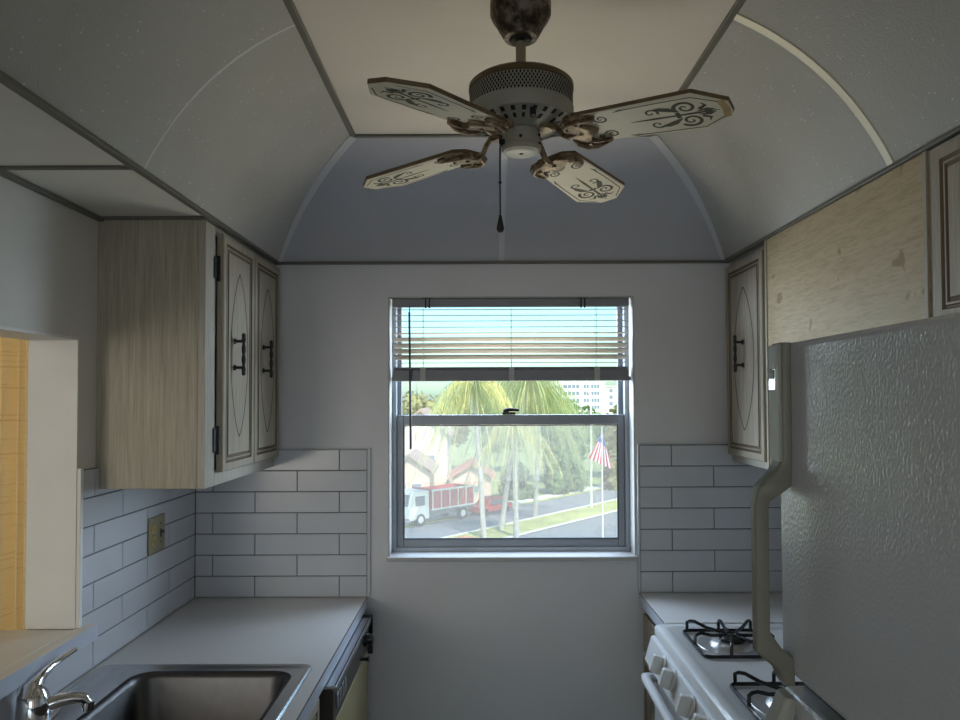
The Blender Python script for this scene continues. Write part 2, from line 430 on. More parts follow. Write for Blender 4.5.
# ------------------------------------------------------------------ backsplash tiles
TH, TW, GR = .0774, .3113, .0028
def tiles(mb, a0, a1, z0, z1, joints, place):
    """rows counted from the counter up; joints = (odd row start, even row start)"""
    row = 0; z = z0
    while z < z1 - .004:
        zt = min(z + TH, z1); st = joints[row % 2]
        k = math.floor((a0 - st)/TW); a = st + k*TW
        while a < a1:
            p, q = max(a, a0), min(a+TW, a1)
            if q - p > .008: place(mb, p + GR/2, q - GR/2, z + GR/2, zt - GR/2)
            a += TW
        z += TH; row += 1
def chamfer(mb, p, q, z0, z1, f):
    e = .0015; o = [(p, z0), (q, z0), (q, z1), (p, z1)]; i = [(p+e, z0+e), (q-e, z0+e), (q-e, z1-e), (p+e, z1-e)]
    mb.loft([[f(a, z, 0) for a, z in o], [f(a, z, .0055) for a, z in o], [f(a, z, .007) for a, z in i]], 0, False, True)
def splash(name, parentname, back, a0, a1, segs, joints, f):
    mb = MB()
    for (b0, b1, z0, z1, *odd) in segs: tiles(mb, b0, b1, z0, z1, joints[::-1] if odd else joints, lambda m, p, q, r, s_: chamfer(m, p, q, r, s_, f))
    o = mb.build(name, ['tile'], bpy.data.objects[parentname])
    back.build('grout', ['grout'], bpy.data.objects[parentname])
    return o
ZTL = 1.4555
jl = (1.928-TW, 2.083-TW)
f_left = lambda a, z, d: (XL + .003 + d, a, z)
mb = MB()
splash('tile_backsplash', 'wall_left', MB().box((XL, 1.872, CT), (XL+.005, YF, ZTL)).box((XL, .2, CT), (XL+.005, 1.872, 1.0)),
       0, 0, [(.2, YF-.009, CT, CT+TH), (1.872, YF-.009, CT+TH, ZTL, 1), (.2, 1.872, CT+TH, 1.0, 1)], jl, f_left)
f_far = lambda a, z, d: (a, YF - .003 - d, z)
j253 = -.832; jev = j253 - TW/2
splash('tile_backsplash', 'wall_far', MB().box((XL, YF-.005, CT), (-.415, YF, ZTL)), 0, 0, [(XL+.010, -.418, CT, ZTL)], (j253, jev), f_far)
jr = .7065
splash('tile_backsplash', 'wall_far', MB().box((.585, YF-.005, CT+.012), (XR, YF, ZTL+.014)), 0, 0, [(.588, XR, CT+.012, ZTL+.014)], (jr, jr+TW/2), f_far)
MB().box((-.418, YF-.012, CT), (-.406, YF, ZTL+.004)).box((XL, YF-.010, ZTL), (-.406, YF, ZTL+.005)).build('tile_edge', ['tile'], bpy.data.objects['wall_far'], bevel=.002)
MB().box((.580, YF-.012, CT+.012), (.588, YF, ZTL+.016)).box((.580, YF-.010, ZTL+.014), (XR, YF, ZTL+.019)).build('tile_edge', ['tile'], bpy.data.objects['wall_far'], bevel=.002)
MB().box((XL, 1.858, 1.0445), (XL+.012, 1.872, ZTL+.006)).build('tile_edge', ['paintwhite'], bpy.data.objects['wall_left'], bevel=.002)
# pass-through lining, beige painted
mb = MB().box((XL-.128, 1.855, 1.0445), (XL+.002, 1.862, 1.806)).box((XL-.128, -.4, 1.799), (XL+.002, 1.855, 1.806))
mb.build('opening_liner', ['paintwhite'], bpy.data.objects['wall_left'])

# ------------------------------------------------------------------ window
win = bpy.data.objects.new('window_1', None); COL.objects.link(win); win.location = (.116, 2.76, WZ0); win['kind'] = 'structure'
Y0 = 2.695
def frame_mb(x0, x1, z0, z1, w, y0, y1, wb=None, wt=None):
    wb = wb or w; wt = wt or w
    return (MB().box((x0, y0, z0), (x0+w, y1, z1)).box((x1-w, y0, z0), (x1, y1, z1))
            .box((x0+w, y0, z0), (x1-w, y1, z0+wb)).box((x0+w, y0, z1-wt), (x1-w, y1, z1)))
frame_mb(WX0, WX1, WZ0, WZ1, .022, Y0, Y0+.075, None, .010).build('frame', ['frame'], win, bevel=.002)
ls = frame_mb(-.320, .553, 1.070, 1.580, .026, Y0+.010, Y0+.034, .036, .038).build('lower_sash', ['alu'], win, bevel=.003)
us = frame_mb(-.322, .553, 1.542, 2.015, .018, Y0+.040, Y0+.062, .03, .010).build('upper_sash', ['alu'], win, bevel=.002)
frame_mb(-.294, .527, 1.106, 1.542, .0045, Y0+.006, Y0+.012).build('glazing_bead', ['alu_edge'], ls)
MB().box((-.294, Y0+.020, 1.106), (.527, Y0+.024, 1.542)).build('glass', ['glass'], ls)
MB().box((-.302, Y0+.050, 1.575), (.532, Y0+.054, 2.004)).build('glass', ['glass'], us)
MB().add([(-.30, Y0+.066, 1.08), (.53, Y0+.066, 1.08), (.53, Y0+.066, 1.56), (-.30, Y0+.066, 1.56)], [(0, 1, 2, 3)]).build('insect_screen', ['screen'], win)
mb = MB().box((.085, Y0+.004, 1.581), (.135, Y0+.026, 1.590)).tube([(.09, Y0+.010, 1.594), (.11, Y0+.004, 1.600), (.15, Y0-.004, 1.598)], [.007, .008, .005], 10).lathe([(.012, 1.588), (.012, 1.600), (.008, 1.604)], (.100, Y0+.012, 0), 14)
mb.build('sash_lock', ['black'], ls, smooth=True)
# reveal lining and sill
mb = MB().box((WX0, YF-.002, WZ0), (WX0+.006, Y0, WZ1)).box((WX1-.006, YF-.002, WZ0), (WX1, Y0, WZ1)).box((WX0, YF-.002, WZ1-.006), (WX1, Y0, WZ1))
struct('trim_reveal', mb, 'reveal', bevel=.002)
MB().box((WX0-.004, YF-.022, WZ0-.012), (WX1+.004, Y0, WZ0+.006)).build('window_sill', ['reveal'], win, bevel=.005)

# blind
bl = thing('window_blind', (.116, 2.665, WZ1), 'cream horizontal slat blind raised halfway in the window recess, grey bottom rail', 'window blind')
bx0, bx1 = -.327, .558
bxm = MB().box((bx0, 2.624, 1.987), (bx1, 2.660, 2.0165))
bxm.build('headrail', ['rail'], bl, bevel=.003)
for x in (-.195, .385):
    MB().box((x-.020, 2.6205, 2.0160), (x+.020, 2.660, 2.0178)).box((x-.010, 2.6205, 1.980), (x-.004, 2.6243, 2.0165)).box((x+.004, 2.6205, 1.980), (x+.010, 2.6243, 2.0165)).build('mounting_bracket', ['dwblack'], bl)
zs = [1.977, 1.955, 1.934, 1.911, 1.888, 1.865, 1.842, 1.821, 1.798, 1.776]
tl = [8, 7.5, 7, 6, -4, -28, -34, -36, -36, 2]
for z, a in zip(zs, tl):
    n = 6; rows2 = []
    for k in range(n+1):
        q = (k/n - .5)*.027; crown = .0012*(1-(2*k/n-1)**2)
        yy = 2.648 + q*math.cos(R(a)); zz = z + q*math.sin(R(a)) + crown
        rows2.append([(bx0+.004, yy, zz), (bx1-.004, yy, zz)])
    g = grid(rows2); o = g.build('slat', ['slat'], bl, smooth=True, recalc=False); thick(o, .0016, 0)
mb = MB().box((bx0+.002, 2.630, 1.722), (bx1-.002, 2.666, 1.748))
for k in range(4): mb.box((bx0+.004, 2.634, 1.7485+k*.0032), (bx1-.004, 2.662, 1.7507+k*.0032))
mb.box((bx0-.003, 2.625, 1.708), (bx1+.004, 2.670, 1.7225))
mb.build('bottom_rail', ['rail'], bl, bevel=.0015)
for x in (-.213, .118, .437):
    mb = MB().tube([(x, 2.631, 1.984), (x, 2.631, 1.715)], .0008, 6).tube([(x, 2.664, 1.984), (x, 2.664, 1.725)], .0008, 6)
    mb.box((x-.010, 2.6235, 1.708), (x+.010, 2.6255, 1.758)); mb.build('ladder_cord', ['cord'], bl)
mb = MB().tube([(-.262, 2.623, 1.988), (-.262, 2.618, 1.960)], .002, 6).tube([(-.262, 2.616, 1.965), (-.257, 2.612, 1.455)], .0042, 8)
mb.build('tilt_wand', ['alu_edge'], bl, smooth=True)

# ------------------------------------------------------------------ cabinets
def vesica(cy, cz, w, h, n=40, p=.62):
    """closed leaf-shaped loop, slightly rounded ends"""
    out = []
    for k in range(n):
        a = 2*PI*k/n; s_ = math.sin(a); c = math.cos(a)
        out.append((cy + w/2*c*abs(c)**.55, cz + h/2*s_))
    return out
def door(y0, y1, z0, z1, xf, sx, parent, oval=True, name='door'):
    """raised-panel door in a plane x=const; sx = direction it faces"""
    mb = MB()
    prof = [(0, 0), (0, .016), (.003, .019), (.024, .019), (.027, .014), (.030, .014), (.033, .0175), (.037, .0175), (.040, .0135), (.043, .0135), (.047, .018)]
    mis = [0, 0, 0, 2, 2, 2, 0, 2, 2, 2, 0]
    loops = []
    for ins, d in prof:
        loops.append([(xf + sx*d, y0+ins, z0+ins), (xf + sx*d, y1-ins, z0+ins), (xf + sx*d, y1-ins, z1-ins), (xf + sx*d, y0+ins, z1-ins)])
    mb.loft(loops, 0, True, True, True, mis[:len(loops)-1] + [0])
    if oval:
        cy, cz = (y0+y1)/2, (z0+z1)/2
        lp = [(xf + sx*.018, a, b_) for a, b_ in vesica(cy, cz, (y1-y0)*.54, (z1-z0)*.72, 64)]
        mb.ribbon(lp + lp[:2], .0058, (sx, 0, 0), 1, .0006)
    return mb.build(name, ['oak', 'glaze', 'groove'], parent, recalc=False)
def handle(y, z, xf, sx, parent):
    mb = MB(); L = .064
    prof = []
    for k in range(33):
        u = k/32; zz = z - L + 2*L*u
        r = .0042 + .0024*abs(math.sin(u*PI*4)) if .12 < u < .88 else .0036 + .003*math.sin(min(u, 1-u)/.12*PI)
        prof.append((max(r, .0015), zz))
    mb.lathe(prof, (xf + sx*.028, y, 0), 10)
    for dz in (-.040, .040):
        mb.lathe([(.009, xf), (.009, xf + sx*.004), (.0045, xf + sx*.006), (.0045, xf + sx*.028)], (0, y, z+dz), 10, 'x')
    return mb.build('handle', ['black'], parent, smooth=True)
def hinge(y, z0, z1, xf, sx, parent):
    mb = MB().box((xf, y-.012, z0), (xf+sx*.004, y+.010, z1)).lathe([(.005, z0-.006), (.005, z1+.006)], (xf + sx*.006, y+.012, 0), 10)
    return mb.build('hinge', ['black'], parent, bevel=.001)

# left wall cabinet
cab = thing('wall_cabinet', (-.90, 2.285, 1.395), 'two-door whitewashed wall cabinet left of the window, above the tiled corner', 'cabinet', 'whitewashed kitchen wall cabinets')
MB().box((XL+.001, 1.950, 1.395), (-.772, YF-.001, 2.1445)).build('body', ['oak_end'], cab, bevel=.002)
ff = MB().box((-.772, 1.950, 1.395), (-.7515, 2.022, 2.1425)).box((-.772, 2.022, 1.395), (-.7515, YF-.001, 1.44)).box((-.772, 2.022, 2.115), (-.7515, YF-.001, 2.1425)).box((-.772, 2.595, 1.44), (-.7515, YF-.001, 2.115)).box((-.772, 2.022, 1.44), (-.760, 2.595, 2.115))
ff.build('face_frame', ['oak_frame'], cab, bevel=.0015)
d1 = door(2.035, 2.315, 1.432, 2.124, -.7512, 1, cab)
handle(2.130, 1.778, -.733, 1, d1)
d2 = door(2.322, 2.602, 1.432, 2.124, -.7512, 1, cab)
handle(2.412, 1.780, -.733, 1, d2)
hinge(2.020, 1.990, 2.052, -.7515, 1, d1); hinge(2.020, 1.490, 1.560, -.7515, 1, d1)
hinge(2.606, 1.990, 2.052, -.7515, 1, d2); hinge(2.606, 1.490, 1.560, -.7515, 1, d2)

cab.location.x -= .010
# right wall cabinet
cab = thing('wall_cabinet', (1.06, 2.43, 1.408), 'single-door whitewashed wall cabinet right of the window, above the right-hand tiles', 'cabinet', 'whitewashed kitchen wall cabinets')
MB().box((.936, 2.240, 1.408), (XR-.001, YF-.001, 2.1445)).build('body', ['oak_end'], cab, bevel=.002)
MB().box((.915, 2.240, 1.408), (.936, 2.285, 2.142)).box((.915, 2.285, 1.408), (.936, YF-.001, 1.45)).box((.915, 2.285, 2.11), (.936, YF-.001, 2.142)).box((.915, 2.59, 1.45), (.936, YF-.001, 2.11)).box((.924, 2.285, 1.45), (.936, 2.59, 2.11)).build('face_frame', ['oak_frame'], cab, bevel=.0015)
d = door(2.272, 2.606, 1.434, 2.122, .9148, -1, cab)
handle(2.445, 1.795, .8965, -1, d)
cab.location.x += .018
# plywood panel over the range
pn = thing('plywood_panel', (.925, 1.83, 1.41), 'pale bare plywood panel with brown specks above the range, beside the refrigerator top', 'wall panel')
MB().box((.913, 1.424, 1.41), (.928, 2.240, 2.1435)).build('board', ['ply'], pn, bevel=.0015)
for y0 in (1.424, 2.228): MB().box((.9095, y0, 1.41), (.913, y0+.012, 2.1435)).build('edge_strip', ['oak_end'], pn, bevel=.001)
# cabinet over refrigerator
cab = thing('wall_cabinet', (1.06, 1.0, 1.76), 'whitewashed wall cabinet over the refrigerator, cut off by the photo edge', 'cabinet', 'whitewashed kitchen wall cabinets')
MB().box((.936, .60, 1.76), (XR-.001, 1.424, 2.1445)).build('body', ['oak_end'], cab, bevel=.002)
MB().box((.915, 1.376, 1.76), (.936, 1.424, 2.142)).box((.915, .60, 1.76), (.936, .64, 2.142)).box((.915, .64, 1.76), (.936, 1.376, 1.795)).box((.915, .64, 2.118), (.936, 1.376, 2.142)).box((.924, .64, 1.795), (.936, 1.376, 2.118)).build('face_frame', ['oak_frame'], cab, bevel=.0015)
d = door(1.012, 1.385, 1.785, 2.128, .9148, -1, cab)
d = door(.615, 1.004, 1.785, 2.128, .9148, -1, cab)

# ------------------------------------------------------------------ left base run
SX0, SX1, SY0, SY1 = -.905, -.505, 1.20, 1.885     # bowl opening
ctop = thing('countertop', (-.74, 1.6, CT-.04), 'long pale grey laminate countertop with the sink set in, left of the window', 'countertop', 'grey laminate countertops')
mb = MB(); cx0, cx1 = XL+.0105, -.419
hx0, hx1, hy0, hy1 = SX0-.045, SX1+.035, SY0-.03, SY1+.03
mb.box((cx0, hy1, CT-.038), (cx1, YF-.0105, CT)).box((cx0, .5, CT-.038), (cx1, hy0, CT)).box((cx0, hy0, CT-.038), (hx0, hy1, CT)).box((hx1, hy0, CT-.038), (cx1, hy1, CT))
mb.build('slab', ['laminate'], ctop)
MB().box((cx1, .5, CT-.038), (cx1+.0015, YF-.0105, CT-.0015)).build('front_edge', ['lam_edge'], ctop)
MB().box((cx1-.001, .5, CT-.0015), (cx1+.0018, YF-.0105, CT+.0002)).build('edge_seam', ['seam'], ctop)
bc = thing('base_cabinet', (-.74, 1.4, 0), 'whitewashed sink base cabinet under the left countertop, beside the dishwasher', 'cabinet')
MB().box((XL+.001, .5, .10), (-.463, .52, CT-.039)).box((XL+.001, 1.887, .10), (-.463, 1.905, CT-.039)).box((XL+.001, .52, .10), (-.463, 1.887, .12)).box((-.50, .5, 0), (-.48, 1.905, .10)).build('body', ['oak_end'], bc)
MB().box((-.463, .5, .10), (-.443, 1.905, .14)).box((-.463, .5, .85), (-.443, 1.905, CT-.039)).box((-.463, 1.865, .14), (-.443, 1.905, .85)).box((-.463, .5, .14), (-.443, .54, .85)).box((-.463, 1.17, .14), (-.443, 1.21, .85)).build('face_frame', ['paintwhite'], bc)
for y0, y1 in ((.53, 1.18), (1.20, 1.87)):
    d = door(y0, y1, .13, .86, -.4428, 1, bc); handle(y1-.06 if y0 < 1 else y0+.06, .70, -.425, 1, d)

dw = thing('dishwasher', (-.70, 2.17, 0), 'black and olive dishwasher with a steel top trim under the left counter', 'dishwasher')
D0, D1, DF = 1.910, 2.520, -.388
MB().box((XL+.03, D0, .02), (DF-.050, D1, CT-.045)).build('tub', ['dwblack'], dw)
MB().box((DF-.050, D0, .765), (DF-.009, D1, .868)).build('control_panel', ['dwpanel'], dw, bevel=.004)
MB().box((DF-.048, D0, .860), (DF-.001, D1, .871)).box((DF-.009, D0+.002, .852), (DF, D1-.002, .871)).build('top_trim', ['trimsteel'], dw, bevel=.0025)
MB().box((DF-.050, D1, .74), (DF+.004, D1+.008, .876)).build('end_trim', ['dwblack'], dw)
MB().box((DF-.050, D0+.004, .11), (DF-.012, D1-.002, .760)).build('door_panel', ['dwolive'], dw, bevel=.003)
MB().box((DF-.07, D0+.008, .0), (DF-.050, D1-.004, .105)).build('kick_plate', ['dwblack'], dw)
MB().lathe([(.024, DF-.009), (.024, DF+.003), (.019, DF+.005), (.018, DF+.019), (.014, DF+.021)], (0, 2.42, .825), 20, 'x').build('dial', ['dwblack'], dw, smooth=True)
MB().tube([(DF-.009, 2.345, .785), (DF+.013, 2.345, .785), (DF+.019, 2.345, .785)], [.006, .006, .010], 12).build('latch_knob', ['dwblack'], dw, smooth=True)
for k in range(4):
    MB().box((DF-.009, 1.945+k*.036, .795), (DF-.004, 1.969+k*.036, .836)).build('button', ['trimsteel'], dw, bevel=.0015)

def rrect(x0, x1, y0, y1, r, z, n=7):
    pts = []
    for cx, cy, a0 in ((x1-r, y1-r, 0), (x0+r, y1-r, 90), (x0+r, y0+r, 180), (x1-r, y0+r, 270)):
        for k in range(n): a = R(a0 + 90*k/(n-1)); pts.append((cx + r*math.cos(a), cy + r*math.sin(a), z))
    return pts
sk = thing('sink', (-.74, 1.53, CT), 'stainless steel drop-in kitchen sink set into the left countertop', 'sink')
mb = MB().loft([rrect(-1.030, -.455, 1.10, 1.945, .028, CT), rrect(-1.027, -.458, 1.103, 1.942, .027, CT+.006), rrect(-1.020, -.465, 1.110, 1.935, .025, CT+.008),
                rrect(-1.010, -.475, 1.12, 1.925, .022, CT+.0045), rrect(SX0-.012, SX1+.012, SY0-.012, SY1+.012, .055, CT+.0045)], 0, False, False)
mb.build('rim', ['steel_rim'], sk, smooth=True, angle=60, recalc=False)
mb = MB().loft([rrect(SX0-.012, SX1+.012, SY0-.012, SY1+.012, .055, CT+.0045), rrect(SX0-.002, SX1+.002, SY0-.002, SY1+.002, .050, CT+.002), rrect(SX0+.004, SX1-.004, SY0+.004, SY1-.004, .048, CT-.010),
                rrect(SX0+.018, SX1-.018, SY0+.018, SY1-.018, .045, CT-.15), rrect(SX0+.045, SX1-.045, SY0+.045, SY1-.045, .03, CT-.172), rrect(SX0+.16, SX1-.16, SY0+.29, SY1-.29, .02, CT-.178)], 0, False, True)
mb.build('bowl', ['steel'], sk, smooth=True, angle=60, recalc=False)
MB().lathe([(.042, CT-.1775), (.042, CT-.1745), (.030, CT-.176)], (-.705, 1.54, 0), 24).build('drain', ['chrome'], sk, smooth=True)

fc = thing('faucet', (-.985, 1.61, CT+.0045), 'chrome single-lever kitchen faucet on the sink deck by the left wall', 'faucet')
z0 = CT+.0047
mb = MB()
mb.loft([[(-.985 + a*.024*k, 1.60 + b_*.085*k, z) for a, b_ in [(math.cos(2*PI*j/28), math.sin(2*PI*j/28)) for j in range(28)]] for k, z in ((1, z0), (1, z0+.006), (.86, z0+.014))])
mb.build('base_plate', ['chrome'], fc, smooth=True)
MB().lathe([(.034, z0+.010), (.035, z0+.030), (.033, z0+.046), (.031, z0+.056), (.026, z0+.070), (.015, z0+.082), (.003, z0+.086)], (-.992, 1.600, 0), 28).build('body', ['chrome'], fc, smooth=True)
MB().tube([(-.985, 1.604, z0+.026), (-.968, 1.612, z0+.034), (-.945, 1.624, z0+.040), (-.922, 1.636, z0+.040), (-.906, 1.644, z0+.035), (-.898, 1.648, z0+.022)], [.017, .016, .015, .0145, .0135, .012], 16).lathe([(.014, z0+.008), (.014, z0+.026)], (-.897, 1.6485, 0), 18).build('spout', ['chrome'], fc, smooth=True)
MB().tube([(-.995, 1.585, z0+.052), (-.997, 1.600, z0+.072), (-.999, 1.635, z0+.086), (-1.001, 1.675, z0+.096), (-.990, 1.712, z0+.106), (-.978, 1.740, z0+.114)], [.024, .021, .0125, .0085, .0070, .0055], 14).build('lever', ['chrome'], fc, smooth=True)

fc.location.x -= .013
# pass-through bar ledge
lg = thing('bar_ledge', (-1.12, 1.0, 1.0), 'beige laminate bar ledge in the wall opening above the sink', 'ledge')
MB().box((-1.36, -.38, 1.003), (XL-.0, 1.849, 1.044)).box((XL, -.38, 1.003), (-1.0265, 1.902, 1.044)).build('top', ['ledge'], lg, bevel=.0015)
MB().box((-1.0265, -.38, 1.004), (-1.0245, 1.902, 1.0432)).build('front_edge', ['lam_edge'], lg)

# outlet
ol = thing('wall_outlet', (XL+.012, 2.29, 1.207), 'almond two-gang plate with outlet and switch on the left tiles', 'outlet')
MB().box((XL+.0102, 2.235, 1.150), (XL+.0165, 2.347, 1.266)).build('plate', ['almond'], ol, bevel=.002)
for dz in (-.020, .020):
    mb = MB().lathe([(.017, XL+.0165), (.0165, XL+.0185)], (0, 2.266, 1.208+dz), 20, 'x')
    for dy in (-.006, .006): mb.box((XL+.0185, 2.266+dy-.0012, 1.205+dz), (XL+.0188, 2.266+dy+.0012, 1.214+dz), 1)
    mb.lathe([(.0026, XL+.0185), (.0026, XL+.0188)], (0, 2.266, 1.200+dz), 10, 'x', 1)
    mb.build('receptacle', ['stain', 'dwblack'], ol)
MB().box((XL+.0165, 2.311, 1.194), (XL+.0172, 2.321, 1.222)).build('switch_slot', ['dwblack'], ol)
MB().box((XL+.0165, 2.313, 1.208), (XL+.028, 2.319, 1.216)).build('switch_toggle', ['fanrim'], ol)
for y, z in ((2.316, 1.238), (2.316, 1.178), (2.266, 1.208)):
    MB().lathe([(.0032, XL+.0165), (.0028, XL+.0178)], (0, y, z), 10, 'x').build('screw', ['fanrim'], ol)

# ------------------------------------------------------------------ right base run
rt = thing('countertop', (.90, 2.44, CT-.04), 'short pale grey laminate countertop between the range and the window wall', 'countertop', 'grey laminate countertops')
MB().box((.583, 2.264, CT-.038), (XR-.001, YF-.0105, CT)).build('slab', ['laminate'], rt)
MB().box((.5815, 2.264, CT-.038), (.583, YF-.0105, CT-.0015)).build('front_edge', ['lam_edge'], rt)
MB().box((.5812, 2.264, CT-.0015), (.584, YF-.0105, CT+.0002)).build('edge_seam', ['seam'], rt)
rb = thing('base_cabinet', (.90, 2.44, 0), 'narrow brown base cabinet between the range and the window wall', 'cabinet')
MB().box((.612, 2.264, .10), (XR-.001, YF-.011, CT-.039)).box((.66, 2.264, 0), (XR-.001, YF-.011, .10)).build('body', ['oak_end'], rb)
door(2.272, 2.600, .13, .70, .6118, -1, rb)
dd = MB().box((.594, 2.272, .72), (.6118, 2.600, .855)).build('drawer', ['oak'], rb, bevel=.003)
mb = MB().lathe([(.010, .594), (.006, .590), (.006, .580), (.014, .574), (.012, .566)], (0, 2.33, .80), 14, 'x'); mb.build('knob', ['black'], dd, smooth=True)

rg = thing('gas_range', (.88, 1.88, 0), 'white gas range with black wire grates beside the right counter', 'stove')
RY0, RY1 = 1.498, 2.260
MB().box((.585, RY0, .02), (XR-.02, RY1, .888)).build('body', ['enamel'], rg, bevel=.003)
# cooktop: raised rim, lowered pan
mb = MB().loft([rrect(.550, XR-.02, RY0, RY1, .012, .880), rrect(.550, XR-.02, RY0, RY1, .012, .906), rrect(.556, XR-.026, RY0+.006, RY1-.006, .010, .9125), rrect(.584, XR-.05, RY0+.03, RY1-.03, .02, .9125), rrect(.594, XR-.06, RY0+.04, RY1-.04, .02, .9045)], 0, True, True)
mb.build('cooktop', ['enamel'], rg, smooth=True, angle=50)
# sloping control panel
mb = MB().loft([[(.570, y, .880), (.540, y, .876), (.517, y, .800), (.570, y, .792)] for y in (RY0+.002, RY1-.002)])
cp = mb.build('control_panel', ['enamel'], rg, bevel=.004)
nrm = Vector((-.072, 0, .023)).normalized(); nrm = Vector((-(.072), 0, .023)).normalized()
for y in (2.075, 1.970, 1.800, 1.685, 1.57):
    c = Vector((.5312, y, .848)); ax = Vector((-.95, 0, .305)).normalized()
    e1 = Vector((0, 1, 0)); e2 = ax.cross(e1)
    mb = MB(); loops = []
    for r_, h_ in ((.029, .0005), (.029, .006), (.0245, .009)):
        loops.append([c + ax*h_ + e1*r_*math.cos(2*PI*k/24) + e2*r_*math.sin(2*PI*k/24) for k in range(24)])
    mb.loft(loops)
    loops = []
    for h_, w_, l_ in ((.008, .0125, .026), (.033, .0105, .0245), (.036, .007, .022)):
        loops.append([c + ax*h_ + e1*(a*w_) + e2*(b_*l_) for a, b_ in ((-1, -1), (1, -1), (1, 1), (-1, 1))])
    mb.loft(loops)
    mb.build('knob', ['knob'], rg, bevel=.002)
dr = MB().box((.548, RY0+.004, .205), (.5845, RY1-.004, .785)).build('oven_door', ['enamel'], rg, bevel=.006)
MB().box((.545, RY0+.12, .33), (.5485, RY1-.12, .62)).build('oven_window', ['dwblack'], dr)
mb = MB().tube([(.552, RY1-.030, .752), (.528, RY1-.030, .757), (.514, RY1-.040, .760), (.509, RY1-.070, .760), (.508, (RY0+RY1)/2, .760), (.509, RY0+.070, .760), (.514, RY0+.040, .760), (.528, RY0+.030, .757), (.552, RY0+.030, .752)], .0155, 14, 0, .8)
mb.build('door_handle', ['enamel'], dr, smooth=True)
MB().box((.552, RY0+.004, .04), (.5845, RY1-.004, .195)).build('bottom_drawer', ['enamel'], rg, bevel=.005)
def burner(cx, cy):
    z = .905
    mb = MB().lathe([(.098, z), (.096, z+.002), (.080, z+.0005), (.062, z-.0), (.058, z+.008), (.046, z+.014)], (cx, cy, 0), 32)
    bo = mb.build('burner_bowl', ['burner'], rg, smooth=True, recalc=True)
    mb = MB().lathe([(.036, z+.012), (.040, z+.018), (.040, z+.024), (.034, z+.029), (.010, z+.031)], (cx, cy, 0), 28)
    mb.build('burner_cap', ['dwblack'], rg, smooth=True)
    g = MB(); h = .113; r = .0052; zb = z+.006
    ring = [(cx + p[0], cy + p[1], zb) for p in [(q[0], q[1]) for q in rrect(-h, h, -h, h, .022, 0, 5)]]
    g.tube(ring + [ring[0]], r, 8)
    top = z + .042
    for (sx_, sy_) in ((-.098, .111), (.098, .111), (-.040, -.113), (.060, -.113), (-.113, -.02), (.113, -.02), (0, .113)):
        d = Vector((sx_, sy_, 0)); e = d*.93; c2 = d.normalized()*.016
        g.tube([(cx+d.x, cy+d.y, zb), (cx+d.x, cy+d.y, zb+.026), (cx+e.x, cy+e.y, top-.004), (cx+e.x*.88, cy+e.y*.88, top-.002), (cx+d.x*.55, cy+d.y*.55, top-.011), (cx+c2.x, cy+c2.y, top-.013)], r*.95, 8)
    g.tube([(cx + .016*math.cos(2*PI*k/16), cy + .016*math.sin(2*PI*k/16), top-.013) for k in range(17)], r*.9, 8)
    g.build('grate', ['blackgloss'], rg, smooth=True)
for cx in (.735, 1.045):
    for cy in (2.085, 1.675): burner(cx, cy)

rg.location.z += .012; rt.location.z += .012
# ------------------------------------------------------------------ refrigerator
fr = thing('refrigerator', (.84, .65, 0), 'off-white pebbled top-freezer refrigerator with taupe handle on the right', 'refrigerator')
FY0, FY1, FX = .28, 1.044, .44
MB().box((.512, FY0+.005, .02), (XR-.02, FY1-.004, 1.712)).build('body', ['fridgebody'], fr, bevel=.006)
def fdoor(z0, z1, name):
    return MB().box((FX, FY0, z0), (.506, FY1, z1)).build(name, ['fridge'], fr, bevel=.010, seg=3)
fz = fdoor(1.246, 1.720, 'freezer_door'); fd = fdoor(.12, 1.222, 'fridge_door')
MB().box((.470, FY0+.01, 1.2225), (.506, FY1-.006, 1.2455)).build('gasket', ['dwblack'], fr)
MB().box((.47, FY0+.02, .02), (.512, FY1-.02, .115)).build('toe_grille', ['dwblack'], fr)
# handle: flush mount at top, offset grip below, returning to the door at the bottom
def handle_path(zt, za, zb_, zc_, ze, zf, name, parent, top_w=.036):
    hy = FY1 - .030
    prof = [(zt, .436, .018), (za, .434, .018), (zb_, .402, .013), (zc_, .400, .0105), (ze, .400, .0105), (zf, .430, .016), (zf-.014, .437, .017)]
    pts = []; wd = []
    n = 8
    for i in range(len(prof)-1):
        for k in range(n):
            u = k/n; u2 = u*u*(3-2*u) if i in (1, 4) else u
            pts.append((prof[i][0]*(1-u)+prof[i+1][0]*u, prof[i][1]*(1-u2)+prof[i+1][1]*u2)); wd.append(prof[i][2]*(1-u)+prof[i+1][2]*u)
    pts.append(prof[-1][:2]); wd.append(prof[-1][2])
    loops = []
    for (z, x), w in zip(pts, wd):
        xi = .4405
        if ze - .010 < z < zb_ + .012:
            q = max(0, min(1, min(zb_ + .012 - z, z - ze + .010)/.022)); xi = .4405*(1-q) + (x+.009)*q
        loops.append([(x-.010, hy-w*.75, z), (x-.010, hy+w*.75, z), (x-.004, hy+w, z), (xi, hy+w, z), (xi, hy-w, z), (x-.004, hy-w, z)])
    return MB().loft(loops).build(name, ['taupe'], parent, smooth=True, angle=50, bevel=.0015)
h1 = handle_path(1.719, 1.552, 1.503, 1.485, 1.284, 1.251, 'freezer_handle', fz)
MB().box((.4215, FY1-.050, 1.55), (.4262, FY1-.014, 1.716)).build('handle_cover', ['taupe_light'], h1, bevel=.0015)
MB().box((.4195, FY1-.042, 1.652), (.4218, FY1-.022, 1.682)).box((.4195, FY1-.040, 1.668), (.4190, FY1-.024, 1.679), 1).build('badge', ['chrome', 'dwblack'], h1, bevel=.001)
hy = FY1-.030
loops = []
